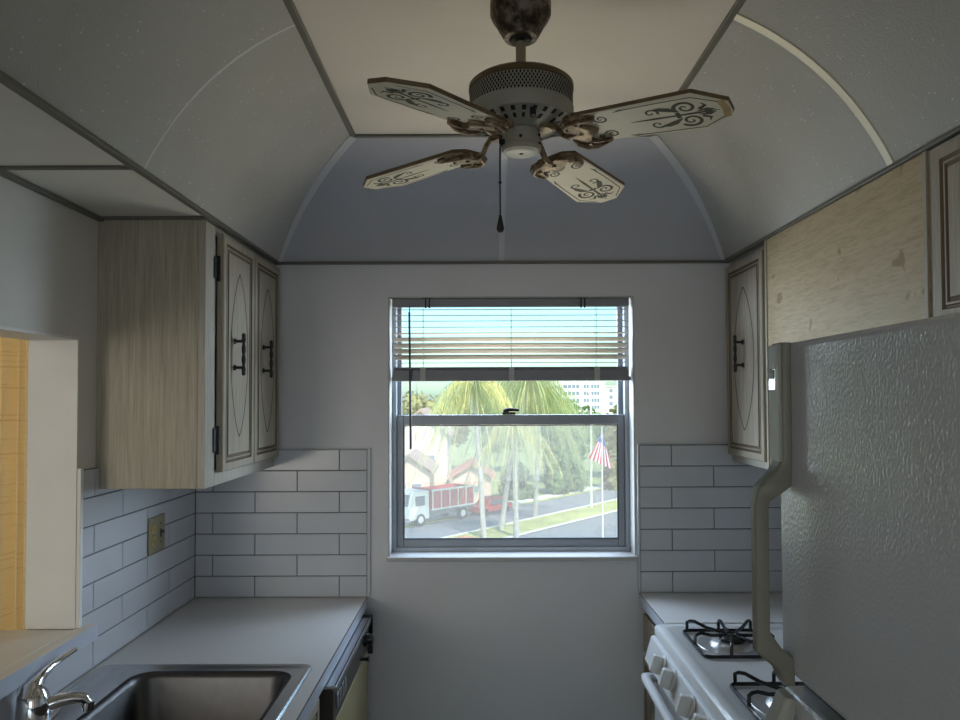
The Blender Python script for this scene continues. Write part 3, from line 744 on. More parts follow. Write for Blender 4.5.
for z, x, w in ((1.220, .436, .017), (1.200, .428, .017), (1.150, .404, .014), (1.12, .400, .012), (.80, .400, .012), (.75, .43, .016), (.72, .437, .016)):
    xi = .4405 if z > 1.19 or z < .76 else x+.014
    loops.append([(x-.010, hy-w*.8, z), (x-.010, hy+w*.8, z), (x-.003, hy+w*1.1, z), (xi, hy+w*1.1, z), (xi, hy-w*1.1, z), (x-.003, hy-w*1.1, z)])
MB().loft(loops).build('fridge_handle', ['taupe_light'], fd, smooth=True, angle=50, bevel=.0015)

# ------------------------------------------------------------------ ceiling fan
FC = Vector((.0863, 1.430, ZT))
fan = thing('ceiling_fan', FC, 'four-blade cream ceiling fan with green scroll pattern hanging from a rusty canopy', 'ceiling fan')
fx, fy = FC.x, FC.y
MB().lathe([(.060, ZT), (.0625, ZT-.006), (.0625, ZT-.030), (.058, ZT-.040), (.050, ZT-.052), (.040, ZT-.070), (.034, ZT-.080), (.026, ZT-.081)], (fx, fy, 0), 40).build('canopy', ['rust'], fan, smooth=True)
MB().lathe([(.024, ZT-.0812), (.022, ZT-.086), (.010, ZT-.088)], (fx, fy, 0), 24).build('hanger_ball', ['fandark'], fan, smooth=True)
MB().lathe([(.0105, ZT-.085), (.0105, 2.283)], (fx, fy, 0), 20).build('downrod', ['rod'], fan, smooth=True)
# motor housing: rim, lattice band, smooth band, slotted underside
mh = MB().lathe([(.030, 2.292), (.060, 2.291), (.100, 2.285), (.107, 2.279), (.1075, 2.270), (.1055, 2.268), (.1055, 2.232), (.1075, 2.230), (.1075, 2.212), (.104, 2.204), (.086, 2.196), (.062, 2.189), (.040, 2.187)], (fx, fy, 0), 64,
          mis=[0, 0, 1, 1, 1, 0, 0, 0, 0, 0, 0, 0]).build('motor_housing', ['fanbody', 'fanrim'], fan, smooth=True)
mb = MB()
for row in range(6):
    for k in range(92):
        a = 2*PI*(k + .5*(row % 2))/92; z = 2.2645 - row*.0057; r0 = .1058
        e = Vector((-math.sin(a), math.cos(a), 0)); n_ = Vector((math.cos(a), math.sin(a), 0)); c = Vector((fx, fy, z)) + n_*r0
        mb.add([c - e*.0024, c - Vector((0, 0, .0042)), c + e*.0024, c + Vector((0, 0, .0042))], [(0, 1, 2, 3)])
mb.build('lattice_openings', ['fandark'], mh, recalc=False)
mb = MB()
for k in range(28):
    a = 2*PI*k/28
    for r0, r1, w in ((.070, .083, .0030), (.090, .1005, .0042)):
        z_0 = 2.189 + (r0-.062)*.292 - .0012; z_1 = 2.189 + (r1-.062)*.292 - .0012
        if r0 > .08: z_0, z_1 = 2.1965, 2.2015
        if (k % 7 == 3) and r0 < .08: continue
        e = Vector((-math.sin(a), math.cos(a), 0)); n_ = Vector((math.cos(a), math.sin(a), 0)); c = Vector((fx, fy, 0))
        mb.add([c+n_*r0-e*w+Vector((0,0,z_0)), c+n_*r1-e*w+Vector((0,0,z_1)), c+n_*r1+e*w+Vector((0,0,z_1)), c+n_*r0+e*w+Vector((0,0,z_0))], [(0,1,2,3)])
mb.build('vent_slots', ['fandark'], mh, recalc=False)
for k in range(4):
    a = R(10 + 90*k); MB().lathe([(.006, 2.182), (.006, 2.197)], (fx+.098*math.cos(a), fy+.098*math.sin(a), 0), 12).build('housing_screw', ['fandark'], mh)
MB().lathe([(.016, 2.1875), (.014, 2.180)], (fx, fy, 0), 20).build('neck', ['fandark'], fan, smooth=True)
sh = MB().lathe([(.030, 2.1895), (.036, 2.1885), (.0385, 2.185), (.0385, 2.157), (.0405, 2.155), (.0405, 2.149), (.037, 2.145), (.030, 2.1435), (.004, 2.143)], (fx, fy, 0), 40).build('switch_housing', ['fanbody'], fan, smooth=True, angle=30)
MB().lathe([(.0325, 2.1436), (.031, 2.1424), (.006, 2.1420)], (fx, fy, 0), 36).build('bottom_cap', ['fancap'], sh, smooth=True)
MB().lathe([(.0042, 2.1422), (.0042, 2.1412)], (fx, fy, 0), 12).build('cap_screw', ['fandark'], sh)
for k, (a, z) in enumerate(((-95, 2.165), (-25, 2.175), (-22, 2.158))):
    MB().lathe([(.0035, .037), (.0035, .0405)], (0, 0, 0), 8, 'x').xform(Matrix.Translation((fx, fy, z)) @ Matrix.Rotation(R(a), 4, 'Z')).build('set_screw', ['fandark'], sh)
# pull chain
px, py = fx - .040, fy - .012
mb = MB().box((px-.006, py-.006, 2.155), (px+.006, py+.006, 2.166)).tube([(px, py, 2.158), (px-.004, py, 2.150), (px-.004, py, 2.006)], .0017, 6)
for k in range(30): mb.lathe([(.0006, 2.150-k*.0048), (.0022, 2.1478-k*.0048), (.0006, 2.1455-k*.0048)], (px-.004, py, 0), 6)
mb.lathe([(.0015, 2.083), (.004, 2.079), (.0015, 2.075)], (px-.004, py, 0), 8)
pc = mb.build('pull_chain', ['black'], fan, smooth=True)
MB().lathe([(.0025, 2.012), (.0042, 2.004), (.0075, 1.988), (.0080, 1.984), (.005, 1.978), (.002, 1.977)], (px-.004, py, 0), 14).build('pull_knob', ['black'], pc, smooth=True)

def spiral(cx, cy, r0, turns, a0, sgn, n=26, tail=None):
    pts = []
    for k in range(n+1):
        u = k/n; r_ = r0*(1-u)**.8 + .0008; a = a0 + sgn*2*PI*turns*u
        pts.append((cx + r_*math.cos(a), cy + r_*math.sin(a)))
    return ([tuple(p) for p in tail] if tail else []) + pts
def build_blade(ang):
    """local frame: x outwards along the blade, y across, z up; blade underside at z=0"""
    L0, L1 = .118, .424; W0, W1 = .053, .066; th = .009
    out = [(L0, -W0*.55), (L0+.018, -W0), (L1-.062, -W1), (L1-.004, -.018), (L1, 0), (L1-.004, .018), (L1-.062, W1), (L0+.018, W0), (L0, W0*.55)]
    out = [(L0, -W0*.55), (L0+.018, -W0), (L1-.058, -W1), (L1-.006, -.020), (L1-.006, .020), (L1-.058, W1), (L0+.018, W0), (L0, W0*.55)]
    mb = MB()
    ins = [(p[0] + (.0022 if i in (0, 7) else -.0022 if i in (3, 4) else 0), p[1]*.965) for i, p in enumerate(out)]
    n = len(out)
    mb.loft([[(x, y, 0) for x, y in ins], [(x, y, .0015) for x, y in out], [(x, y, th) for x, y in out]], 0, True, True, True, [0, 1])
    dn = (0, 0, -1); lift = .0004
    def line(pts, w):
        w = [q*1.35 for q in w] if isinstance(w, list) else w*1.35
        mb.ribbon([(x, y, 0) for x, y in pts], w, dn, 2, lift)
    for sg in (-1, 1):
        # border line broken in the middle
        line([(L0+.118, sg*.050), (L0+.16, sg*.0525), (L1-.062, sg*.0545), (L1-.022, sg*.026)], .0020)
        line([(L0+.10, sg*.046), (L0+.114, sg*.0505), (L0+.135, sg*.050)], [.0005, .004, .001])
        # root scrolls
        sp = spiral(L0+.070, sg*.030, .013, 1.4, R(200)*1, sg, 26)
        line(sp, [.0034*(1-k/60) for k in range(len(sp))])
        sp = spiral(L0+.047, sg*.036, .0065, 1.1, R(-20), -sg, 16)
        line(sp, .0026)
        # main motif: big scrolls near the tip
        c0 = L1-.090
        sp = spiral(c0+.010, sg*.0235, .0200, 1.5, R(150)*1, -sg if True else sg, 34)
        line(sp, [.0058*(1-.6*k/len(sp)) for k in range(len(sp))])
        sp = spiral(c0-.052, sg*.022, .0125, 1.1, R(30), sg, 22)
        line(sp, [.0038*(1-.5*k/len(sp)) for k in range(len(sp))])
        line([(c0-.052, sg*.032), (c0-.035, sg*.030), (c0-.02, sg*.024), (c0-.004, sg*.012)], [.001, .009, .010, .002])
        line([(c0+.032, sg*.012), (c0+.045, sg*.022), (c0+.040, sg*.034)], [.006, .005, .0008])
        line([(c0+.028, sg*.006), (c0+.046, sg*.009), (c0+.058, sg*.004)], [.002, .006, .0015])
    c0 = L1-.090
    line([(c0-.098, 0), (c0-.055, 0), (c0-.02, 0), (c0+.03, 0), (c0+.066, 0)], [.0006, .005, .004, .005, .0012])
    line([(c0-.008, -.010), (c0-.008, .010)], .006)
    line([(c0+.046, -.006), (c0+.046, .006)], .010)
    # wear stain at the tip
    if ang == 0: mb.ribbon([(L1-.018, -.030, 0), (L1-.0145, 0, 0), (L1-.018, .030, 0)], .013, dn, 3, .0002)
    return mb
def build_bracket():
    """arm from the hub dropping to the blade root and a scalloped shield clasping the blade"""
    mb = MB()
    mb.tube([(.050, 0, .020), (.066, 0, .022), (.082, 0, .012), (.094, 0, -.004), (.108, 0, -.010), (.126, 0, -.006)], [.008, .0085, .007, .0065, .008, .005], 12, 0, .75)
    mb.lathe([(.013, .012), (.013, .026)], (.055, 0, 0), 14)
    out = [(.112, -.010), (.106, -.026), (.112, -.045), (.128, -.058), (.150, -.060), (.176, -.053), (.183, -.046), (.180, -.040), (.165, -.041), (.150, -.040), (.146, -.030), (.152, -.018), (.166, -.010), (.172, 0)]
    loop = out + [(x, -y) for x, y in out[-2::-1]]
    c = (.130, 0)
    sm = [(c[0] + (x-c[0])*.92, c[1] + (y-c[1])*.94) for x, y in loop]
    mb.loft([[(x, y, -.001) for x, y in loop], [(x, y, -.006) for x, y in loop], [(x, y, -.009) for x, y in sm]])
    for sg in (-1, 1):
        mb.tube([(.113, sg*.018, -.009), (.116, sg*.036, -.011), (.130, sg*.050, -.012), (.150, sg*.053, -.011), (.172, sg*.047, -.008)], [.003, .0045, .005, .004, .0025], 8)
    for x, y in ((.135, 0), (.140, -.038), (.140, .038)): mb.lathe([(.004, -.013), (.005, -.008)], (x, y, 0), 10)
    return mb
ZB, DROOP, PITCH = 2.164, R(4.2), R(7.5)
for k, a in enumerate((-33.5, 54.5, 146.5, -126.5)):
    droop, pitch = ((R(4.2), R(7.5)), (R(4.2), R(7.5)), (R(4.2), R(8.8)), (R(5.0), R(11.0)))[k]     # old irons, bent unequally
    m4 = (Matrix.Translation((fx, fy, ZB)) @ Matrix.Rotation(R(a), 4, 'Z') @ Matrix.Translation((.10, 0, 0)) @ Matrix.Rotation(droop, 4, 'Y')
          @ Matrix.Rotation(-pitch, 4, 'X') @ Matrix.Translation((-.10, 0, 0)))
    build_blade(k).xform(m4).build('blade', ['blade', 'bladeedge', 'scroll', 'stain'], fan, recalc=False)
    build_bracket().xform(m4).build('blade_bracket', ['bronze'], fan, smooth=True, angle=50)

# ------------------------------------------------------------------ dining room curtain
cu = thing('curtain', (-2.1, 2.48, .05), 'amber woven curtain glowing in the opening at the left edge', 'curtain')
rows = []
for z in (2.25, 1.7, 1.2, .7, .06):
    rr = []
    for k in range(321):
        x = -2.85 + 1.40*k/320; rr.append((x, 2.485 + .026*math.sin(k*.62) + .012*math.sin(k*.25+1), z))
    rows.append(rr)
thick(grid(rows).build('cloth', ['curtain'], cu, smooth=True, recalc=False), .002, 0)
MB().tube([(-3.0, 2.485, 2.27), (-1.40, 2.485, 2.27)], .012, 10).build('rod', ['fanrim'], cu, smooth=True)
w2 = bpy.data.objects.new('window_2', None); COL.objects.link(w2); w2.location = (-2.1, 2.75, .75); w2['kind'] = 'structure'
frame_mb(-2.75, -1.5, .75, 2.1, .04, 2.72, 2.77).build('frame', ['alu'], w2)
MB().box((-2.71, 2.74, .79), (-1.54, 2.744, 2.06)).build('glass', ['glass'], w2)

# ------------------------------------------------------------------ outside
G = -9.06
dr_ = Vector((.645, .764, 0)); nn = Vector((-.764, .645, 0))
def band(name, n0, n1, z, mat, s0=-90, s1=160, h=.05):
    p = [dr_*s0 + nn*n0, dr_*s1 + nn*n0, dr_*s1 + nn*n1, dr_*s0 + nn*n1]
    mb = MB().loft([[(v.x, v.y, z-h) for v in p], [(v.x, v.y, z) for v in p]]); return struct(name, mb, mat)
struct('ground', MB().box((-500, 12, G-.5), (600, 900, G)), 'ground')
band('road_near', 20, 33.3, G+.03, 'asphalt'); band('road_far', 37.1, 42.7, G+.03, 'asphalt')
band('grass_median', 33.3, 37.1, G+.12, 'grass'); band('curb_near', 33.1, 33.5, G+.16, 'curb'); band('curb_far', 36.9, 37.2, G+.16, 'curb')
band('sidewalk', 43.2, 45.0, G+.10, 'curb'); band('verge', 42.7, 43.2, G+.11, 'grass')
band('lane_marking', 26.3, 26.45, G+.036, 'truckwhite', h=.004)
band('mulch_bed', 34.0, 36.2, G+.2, 'flowers', 35.5, 41)
mb = MB()
rnd = random.Random(3)
prof = [(-260 + i*14, 9.0 + rnd.uniform(0, 3.0)) for i in range(60)]
struct('treeline', MB().loft([[(x, 420, G), (x, 420, G+h), (x, 450, G+h*.9), (x, 450, G)] for x, h in prof]), 'fartrees')  # distant treeline along the horizon

def palm(x, y, h, lean, spread, n, gold, label, seed, droop=1.0):
    rn = random.Random(seed); root = thing('palm_tree', (x, y, G+.1), label, 'palm tree', 'palm trees along the road')
    top = Vector((x+lean[0], y+lean[1], G+h))
    MB().tube([(x, y, G), (x+lean[0]*.3, y+lean[1]*.3, G+h*.4), (x+lean[0]*.7, y+lean[1]*.7, G+h*.75), top], [.24, .19, .17, .14], 10).build('trunk', ['bark'], root, smooth=True)
    mb = MB()
    for i in range(n):
        a = 2*PI*i/n + rn.uniform(-.2, .2); el = rn.uniform(-.6, 1.4); L = spread*rn.uniform(.6, 1.12)
        d = Vector((math.cos(a), math.sin(a), 0)); mi = 1 if rn.random() < gold else 0
        pts = []
        for k in range(11):
            u = k/10; pts.append(top + d*(L*(u*math.cos(el)*.85 + .30*u)) + Vector((0, 0, L*(math.sin(el)*u*.95 - droop*1.2*u**2.2))))
        mb.ribbon(pts, [.10*(1-.8*k/10) for k in range(11)], d.cross(Vector((0, 0, 1))).cross(d) if True else (0,0,1), mi)
        sd = d.cross(Vector((0, 0, 1)))
        for k in range(2, 11):
            for q in range(3):
                p = pts[k-1].lerp(pts[k], q/3 + .15)
                for sg in (-1, 1):
                    if rn.random() < .15: continue
                    ll = 1.05*spread/2.7*(1-.45*abs(k/10-.45))*rn.uniform(.8, 1.15); out_ = (sd*sg*.62 + d*.25 + Vector((0, 0, -1.1 - .5*rn.random()))).normalized()
                    w = d*.024
                    mb.add([p-w, p+w, p+out_*ll], [(0, 1, 2)], mi)
    mb.build('crown', ['palm', 'palm_gold'], root, recalc=False)
palm(.25, 54.2, 11.6, (-.75, 0), 4.5, 60, .42, 'tall palm nearest the truck, its trunk in front of the truck tail', 1, 1.05)
palm(2.75, 54.4, 8.9, (-.15, 0), 3.2, 46, .60, 'lower golden palm with a stout grey trunk in mid window', 2, 1.1)
palm(1.65, 57.5, 12.2, (2.4, .8), 5.2, 70, .10, 'green leaning palm whose fronds spread before the white apartment block', 4, 1.15)
palm(4.9, 63.5, 10.6, (.6, 0), 4.6, 54, .12, 'green palm farther right, fronds drooping toward the flag', 5, 1.1)

def tree(x, y, h, w, mat, label, seed, cat='tree', name='leafy_tree', base=.25):
    rn = random.Random(seed); root = thing(name, (x, y, G), label, cat, 'trees beyond the road')
    MB().tube([(x, y, G), (x, y, G+h*.35), (x+.2, y, G+h*.7)], [.25, .2, .1], 8).build('trunk', ['bark'], root, smooth=True)
    mb = MB(); lobes = [(Vector((x + rn.uniform(-.5, .5)*w*.7, y + rn.uniform(-.4, .4)*w*.6, G + h*rn.uniform(base+.15, .86))), w*rn.uniform(.24, .36)) for _ in range(9)]
    for c, r_ in lobes:
        r_ = min(r_, G + h - c.z + .4)
        for _ in range(120):
            v = Vector((rn.gauss(0, 1), rn.gauss(0, 1), rn.gauss(0, 1))).normalized(); p = c + v*r_*rn.uniform(.75, 1.0); s_ = rn.uniform(.22, .5)
            u_ = v.orthogonal().normalized(); w_ = v.cross(u_); u2 = (u_*math.cos(rn.random()*6) + v*rn.uniform(-.5, .5)).normalized()
            mb.add([p-u2*s_-w_*s_*.5, p+u2*s_*.3-w_*s_*.7, p+u2*s_+w_*s_*.4, p-u2*s_*.2+w_*s_*.7], [(0, 1, 2, 3)])
        # inner mass so that crowns are not see-through
        mm = MB().lathe([(r_*.12, -r_*.72), (r_*.5, -r_*.5), (r_*.72, 0), (r_*.5, r_*.5), (r_*.12, r_*.72)], c, 9); mb.merge(mm)
    mb.build('crown', [mat], root, recalc=False)
tree(11.5, 90, 10.4, 8, 'leaf', 'broad mid-green tree behind the far road, right of the palms', 11)
tree(20.5, 95, 10.8, 8, 'leaf3', 'olive-green tree behind the two pale poles', 12)
tree(31, 104, 11.4, 9, 'leaf', 'green tree at the right window edge behind the flag', 13)
tree(4.0, 102, 11.2, 9, 'leaf', 'mid-green tree behind the palm trunks', 14)
tree(-6.0, 106, 11.5, 8, 'leaf3', 'dull green tree behind the red-roofed house', 15)
tree(-8.0, 97, 11.6, 7, 'leaf3', 'olive tree rising behind the pale house gable', 16)
tree(-17, 120, 11.2, 9, 'leaf3', 'tan-green tree at the left window edge above the house', 17)
tree(17.0, 84.0, 4.2, 5, 'leaf3', 'low olive shrub mass beside the far road, left of the light pole', 18, 'bush', 'roadside_bush', .0)
tree(9.8, 80.0, 4.6, 5, 'leaf', 'low green shrub beside the far road, right of the palm trunks', 19, 'bush', 'roadside_bush', .0)
tree(25.5, 92, 4.2, 5, 'leaf', 'low green shrub beside the far road behind the flagpole', 20, 'bush', 'roadside_bush', .0)
tree(4.0, 75.5, 3.6, 3.6, 'leaf2', 'dark low shrub behind the red car', 21, 'bush', 'roadside_bush', .0)

# houses
def house(x0, x1, y0, y1, hw, hr, wall, roof, label, name='house'):
    root = thing(name, ((x0+x1)/2, (y0+y1)/2, G), label, 'house')
    MB().box((x0, y0, G), (x1, y1, G+hw)).build('walls', [wall], root)
    xm = (x0+x1)/2; o = .5
    mb = MB().loft([[(x0-o, y, G+hw-.1), (xm, y, G+hr), (x1+o, y, G+hw-.1), (x1+o, y, G+hw+.15), (xm, y, G+hr+.3), (x0-o, y, G+hw+.15)] for y in (y0-o, y1+o)])
    mb.build('roof', [roof], root)
    MB().add([(x0, y0, G+hw), (x1, y0, G+hw), (xm, y0, G+hr)], [(0, 1, 2)]).build('gable', [wall], root)
    for fx_ in (.28, .68):
        w = x0 + (x1-x0)*fx_; f = MB().box((w-.55, y0-.06, G+hw*.42), (w+.55, y0+.02, G+hw*.72)).build('window', ['truckwhite'], root)
        MB().box((w-.47, y0-.08, G+hw*.44), (w+.47, y0-.05, G+hw*.70)).build('pane', ['bldgwin'], f)
    return root
house(-9.4, -3.6, 77, 88, 6.6, 9.4, 'stucco', 'rooftile', 'tall pale stucco house with a brown gable roof at the left window edge')
house(-8.8, -4.9, 68.5, 75, 3.6, 5.2, 'stuccopink', 'rooftile', 'low pink house with a grey-brown gable behind the truck cab', 'low_house')
house(-2.9, 1.1, 73, 79, 2.5, 3.9, 'stuccopink', 'rooftile2', 'red-roofed house behind the truck bed')

# truck
def wheel(mb, c, r, w, ax):
    c = Vector(c); e1 = Vector((0, 0, 1)); e2 = ax.cross(e1)
    mb.loft([[c + ax*h_ + e1*r_*math.cos(2*PI*k/20) + e2*r_*math.sin(2*PI*k/20) for k in range(20)] for r_, h_ in ((r*.9, -w/2), (r, -w/2+.04), (r, w/2-.04), (r*.9, w/2))])
tp = Vector((-5.9, 58.55, G+.03)); td = Vector((.70, .714, 0)).normalized(); tn = Vector((.714, -.70, 0)).normalized()
tr_ = thing('dump_truck', tp + td*3 + tn*(-1), 'white cab-over truck with a red-sided bed on the far road', 'truck')
TK = 1.27
def tb(mb, s0, s1, w0, w1, z0, z1, mi=0, sl=0):
    s0, s1, w0, w1, z0, z1, sl = [q*TK for q in (s0, s1, w0, w1, z0, z1, sl)]
    lo = [tp+td*s0+tn*w0, tp+td*s1+tn*w0, tp+td*s1+tn*w1, tp+td*s0+tn*w1]
    hi = [tp+td*(s0+sl)+tn*w0, tp+td*s1+tn*w0, tp+td*s1+tn*w1, tp+td*(s0+sl)+tn*w1]
    return mb.loft([[(v.x, v.y, v.z+z0) for v in lo], [(v.x, v.y, v.z+z1) for v in hi]], mi)
cabm = tb(tb(MB(), 0, 1.75, -2.05, 0, .45, 1.35), .02, 1.75, -2.0, -.03, 1.35, 2.3, 0, .28).build('cab', ['truckwhite'], tr_, bevel=.05)
mb = MB(); tb(mb, .55, 1.35, -.03, .02, 1.38, 2.0); mb.build('side_window', ['truckglass'], tr_)
a = [tp+td*.0+tn*-.19, tp+td*.0+tn*-2.4, tp+td*.28+tn*-2.35, tp+td*.28+tn*-.25]
mb = MB().loft([[(a[0].x-.03, a[0].y-.03, a[0].z+1.75), (a[1].x-.03, a[1].y-.03, a[1].z+1.75), (a[2].x-.03, a[2].y-.03, a[2].z+2.69), (a[3].x-.03, a[3].y-.03, a[3].z+2.69)],
                [(v.x+.05, v.y+.05, v.z+z) for v, z in zip(a, (1.75, 1.75, 2.69, 2.69))]]); mb.build('windshield', ['truckglass'], tr_)
mb = MB(); tb(mb, 1.95, 6.0, -2.05, .02, .85, 1.0); tb(mb, .3, 6.0, -1.6, -.4, .5, .85); tb(mb, -.08, .1, -2.05, 0, .35, .6); mb.build('chassis', ['alu'], tr_)
mb = MB(); tb(mb, 1.95, 2.05, -2.05, .02, 1.0, 2.35); tb(mb, 5.9, 6.0, -2.05, .02, 1.0, 2.25); tb(mb, 2.05, 5.9, -.03, .02, 1.0, 2.25); tb(mb, 2.05, 5.9, -2.05, -2.0, 1.0, 2.25)
bed = mb.build('bed', ['truckred'], tr_)
mb = MB()
for k in range(6): tb(mb, 2.0+k*.78, 2.08+k*.78, -.02, .05, 1.0, 2.27)
tb(mb, 1.95, 6.0, -.03, .06, 2.2, 2.32); tb(mb, 1.95, 6.0, -.03, .06, .95, 1.05); mb.build('bed_frame', ['truckwhite'], tr_)
for s_ in (1.0, 4.9):
    for w in (-.12, -1.9):
        mb = MB(); wheel(mb, tp+td*s_*TK+tn*w*TK+Vector((0, 0, .55)), .55, .32, tn); wo = mb.build('wheel', ['tyre'], tr_)
        mb = MB(); wheel(mb, tp+td*s_*TK+tn*(w*TK+.15)+Vector((0, 0, .55)), .30, .10, tn); mb.build('hub', ['truckwhite'], wo)
# red car parked beyond
cp_ = Vector((.9, 66.3, G+.03))
def car(cp, mat, label):
    root = thing('car', cp, label, 'car'); mb = MB()
    def q(s0, s1, w0, w1, z0, z1, mb, mi=0, sl=.0, sl2=.0):
        lo = [cp+td*s0+tn*w0, cp+td*s1+tn*w0, cp+td*s1+tn*w1, cp+td*s0+tn*w1]; hi = [cp+td*(s0+sl)+tn*w0, cp+td*(s1-sl2)+tn*w0, cp+td*(s1-sl2)+tn*w1, cp+td*(s0+sl)+tn*w1]
        return mb.loft([[(v.x, v.y, v.z+z0) for v in lo], [(v.x, v.y, v.z+z1) for v in hi]], mi)
    q(-2.2, 2.2, -.85, .85, .3, .85, mb); q(-1.2, 1.7, -.75, .75, .85, 1.5, mb, 0, .55, .5); mb.build('body', [mat], root, bevel=.06)
    mb = MB(); q(-.85, 1.4, -.77, .77, .92, 1.38, mb, 0, .4, .38); mb.build('windows', ['truckglass'], root)
    for s_ in (-1.35, 1.35):
        for w in (-.78, .78): mb = MB(); wheel(mb, cp+td*s_+tn*w+Vector((0, 0, .32)), .32, .2, tn); mb.build('wheel', ['tyre'], root)
    return root
car(cp_, 'carred', 'red car parked past the truck, seen between the palm trunks')

# poles and flag
lp = thing('light_pole', (10.81, 68.96, G+.1), 'tall pale street light pole on the grass median, left of the flag', 'pole')
MB().tube([(10.81, 68.96, G), (10.81, 68.96, 2.2)], [.13, .085], 10).build('shaft', ['pole'], lp, smooth=True)
MB().tube([(10.81, 68.96, 2.1), (10.4, 69.2, 2.45), (9.6, 69.6, 2.5)], [.05, .045, .06], 8).box((9.1, 69.45, 2.42), (9.8, 69.8, 2.55)).build('lamp_arm', ['pole'], lp)
FPX, FPY = 6.86, 39.8
fp = thing('flagpole', (FPX, FPY, G), 'slim white flagpole carrying the striped flag outside the window', 'flagpole')
MB().tube([(FPX, FPY, G), (FPX, FPY, .05)], [.06, .035], 10).build('shaft', ['pole'], fp, smooth=True)
MB().lathe([(.01, .04), (.07, .10), (.01, .17)], (FPX, FPY, 0), 10).build('finial', ['stain'], fp, smooth=True)
# drooping flag: hoist at the pole, cloth hanging in diagonal folds
NU, NV = 26, 26
mb = MB()
def fpnt(u, v):
    # u along the fly (hanging down), v across the stripes; narrow and gathered at the hoist
    top = Vector((FPX + .03 + .06*v, FPY, -.20 - .30*v))
    end = Vector((FPX - .74 + 1.30*v, FPY - .05, -1.72 - .62*v))
    return top.lerp(end, u) + Vector((0, .10*math.sin(v*11 + 1)*u, 0))
st = {0: 1, 1: 2}
for i in range(NU+1):
    for j in range(NV+1): mb.v.append(fpnt(i/NU, j/NV))
for i in range(NU):
    for j in range(NV):
        a = i*(NV+1)+j; mb.f.append([a, a+1, a+NV+2, a+NV+1])
        canton = i < NU*.34
        mb.mi.append(2 if canton else (0 if (j*13//NV) % 2 == 0 else 1))
for r_ in range(5):
    for c_ in range(6):
        u, v = .33*(c_+.8)/6.4, (r_+.6)/5.2
        c = fpnt(u, v); e1 = (fpnt(u+.02, v)-c).normalized()*.018; e2 = (fpnt(u, v+.02)-c).normalized()*.018
        k = Vector((0, -.012, 0)); mb.add([c-e1+k, c+e2+k, c+e1+k, c-e2+k], [(0, 1, 2, 3)], 1)
fl = mb.build('flag', ['flagred', 'flagwhite', 'flagblue'], None, recalc=False)
tag(fl, 'drooping red and white striped flag with blue canton on the flagpole', 'flag')
bt = thing('tarp_fence', (24.6, 108, G), 'small blue sheet fence at the right window edge under the trees', 'fence')
MB().box((23.5, 89.9, G), (26.6, 90.05, G+2.6)).build('sheet', ['bluetarp'], bt)
MB().box((23.4, 89.9, G), (23.5, 90.1, G+2.7)).build('post', ['pole'], bt); MB().box((26.6, 89.9, G), (26.7, 90.1, G+2.7)).build('post', ['pole'], bt)
bt.location = (0, 0, 0)

# apartment buildings far off
def block(x0, x1, y, d, top, floors, bays, wall, label, name='apartment_building'):
    root = thing(name, ((x0+x1)/2, y, G), label, 'building', 'apartment blocks on the horizon')
    MB().box((x0, y, G), (x1, y+d, top)).build('walls', [wall], root)
    MB().box((x0-.3, y-.3, top), (x1+.3, y+d+.3, top+.5)).build('parapet', [wall], root)
    fh = 2.95
    for f in range(floors):
        z1 = top - .9 - f*fh
        for (b0, b1, n) in bays:
            w = (b1-b0)/n
            for k in range(n):
                MB().box((b0+k*w+w*.10, y-.12, z1-1.5), (b0+(k+1)*w-w*.10, y+.05, z1)).build('window', ['bldgwin'], root)
    return root
block(22.5, 53.2, 300, 14, 8.6, 5, [(24, 27, 2), (29, 33, 3), (35.5, 42.5, 4), (44, 46.5, 2), (47.2, 51, 3)], 'bldg', 'long white apartment block on the horizon with rows of grey windows')
block(54.8, 64, 320, 12, 7.0, 5, [(55.6, 57.2, 1), (58.6, 60.4, 1), (61.8, 63.4, 1)], 'bldgbeige', 'smaller beige apartment block at the right window edge')

# ------------------------------------------------------------------ light
W = bpy.data.worlds.new('World'); S.world = W; W.use_nodes = True
nt = W.node_tree; nt.nodes.clear()
wo = nt.nodes.new('ShaderNodeOutputWorld'); bg = nt.nodes.new('ShaderNodeBackground'); sky = nt.nodes.new('ShaderNodeTexSky')
sky.sky_type = 'NISHITA'; sky.sun_disc = False; sky.sun_elevation = R(48); sky.sun_rotation = R(160); sky.air_density = 1.2; sky.dust_density = 1.5
bg.inputs['Strength'].default_value = .30
tint = nt.nodes.new('ShaderNodeMixRGB'); tint.blend_type = 'MULTIPLY'; tint.inputs['Fac'].default_value = 1; tint.inputs['Color2'].default_value = (.66, .96, 1.0, 1)
nt.links.new(sky.outputs['Color'], tint.inputs['Color1']); nt.links.new(tint.outputs['Color'], bg.inputs['Color']); nt.links.new(bg.outputs['Background'], wo.inputs['Surface'])

def sun(name, el, az, e, col, ang=.6):
    l = bpy.data.lights.new(name, 'SUN'); l.energy = e; l.color = col; l.angle = R(ang)
    o = bpy.data.objects.new(name, l); COL.objects.link(o)
    d = Vector((math.cos(R(el))*math.cos(R(az)), math.cos(R(el))*math.sin(R(az)), math.sin(R(el))))   # towards the sun
    o.rotation_euler = d.to_track_quat('Z', 'Y').to_euler(); return o
sun('sun', 48, -65, 6.5, (1, .95, .86))
def area(name, loc, target, sx, sy, e, col):
    l = bpy.data.lights.new(name, 'AREA'); l.shape = 'RECTANGLE'; l.size = sx; l.size_y = sy; l.energy = e; l.color = col
    o = bpy.data.objects.new(name, l); COL.objects.link(o); o.location = loc
    d = Vector(loc) - Vector(target); o.rotation_euler = d.to_track_quat('Z', 'Y').to_euler(); return o
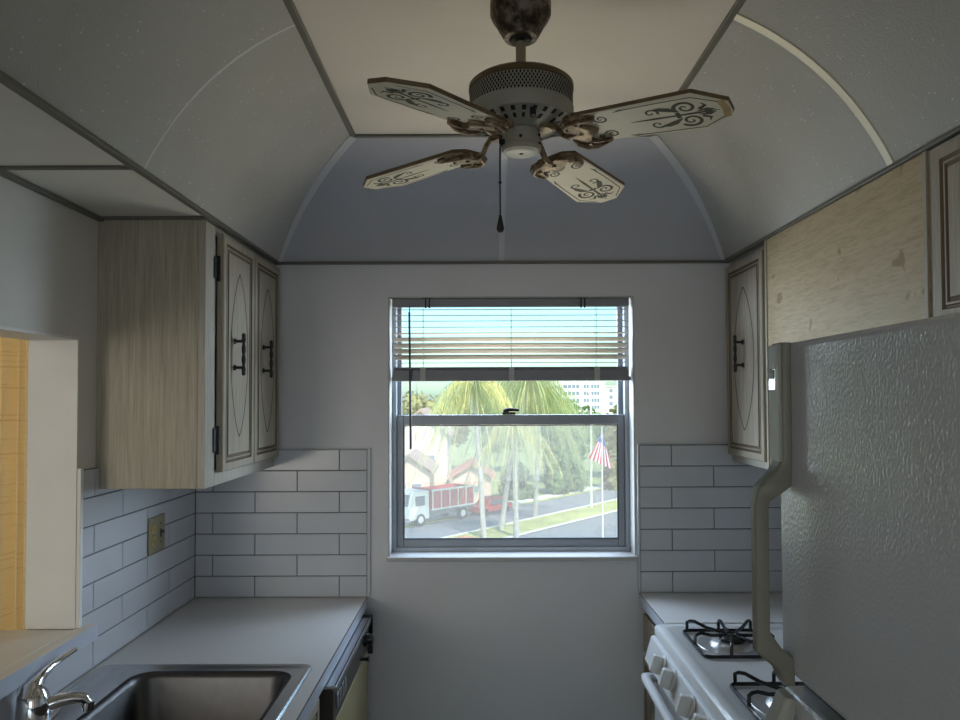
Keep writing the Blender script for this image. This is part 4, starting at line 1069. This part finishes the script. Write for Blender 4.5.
# area lamps: fill added behind the viewer and outside the kitchen window, dining-room daylight
area('living_room_fill', (-.2, -3.9, 1.5), (0, 2, 1.3), 2.6, 1.9, 23, (.84, .94, 1))  # added fill lamp behind the viewer, brightens the far wall
area('west_sky_fill', (-2.15, 4.6, 1.85), (.3, 2.5, 1.45), 2.4, 2.4, 350, (.74, .87, 1))  # added light panel outside, for the side walls and the fridge reflection
area('east_sky_fill', (2.7, 4.6, 2.0), (-.1, 2.5, 1.45), 1.6, 2.0, 200, (.72, .86, 1))  # added light panel on the other side, brightens the left wall and tiles
area('dining_room_daylight', (-2.5, -3.2, 1.6), (-1.6, 2.0, 1.3), 1.4, 1.6, 44, (1, .93, .83))
area('window_sky_fill', (.12, 3.75, 2.95), (.12, 2.3, 1.2), 2.4, 1.4, 200, (.62, .78, 1))  # added lamp above the window, strengthens the sky's light on the counters
area('ground_bounce_fill', (.12, 4.1, -.35), (.12, 1.1, 2.46), 2.6, 1.2, 188, (1, .87, .66))  # added lamp below the window, stands in for light off the ground
p = bpy.data.lights.new('window_portal', 'AREA'); p.shape = 'RECTANGLE'; p.size = .92; p.size_y = .96; p.cycles.is_portal = True
po = bpy.data.objects.new('window_portal', p); COL.objects.link(po); po.location = (.116, 2.86, 1.535); po.rotation_euler = (R(-90), 0, 0)

# ------------------------------------------------------------------ camera
cd = bpy.data.cameras.new('camera'); cam = bpy.data.objects.new('camera', cd); COL.objects.link(cam)
cd.sensor_width = 36; cd.lens = 36*704.5/960; cd.shift_y = 20.7/960; cd.clip_start = .05; cd.clip_end = 2000
pt, rl = R(1.50), R(-.21)
fw = Vector((0, math.cos(pt), math.sin(pt))); rt_ = Vector((1, 0, 0)); up = rt_.cross(fw)
rt2 = rt_*math.cos(rl) + up*math.sin(rl); up2 = rt2.cross(fw)
m3 = Matrix((rt2, up2, -fw)).transposed()
cam.matrix_world = Matrix.Translation((0, 0, 1.64)) @ m3.to_4x4()
S.camera = cam
S.view_settings.view_transform = 'Standard'; S.view_settings.look = 'None'
S.view_settings.exposure = 0; S.view_settings.gamma = 1; S.view_settings.use_curve_mapping = False
S.cycles.use_denoising = True; S.cycles.max_bounces = 10; S.cycles.transparent_max_bounces = 16
S.cycles.sample_clamp_indirect = 6
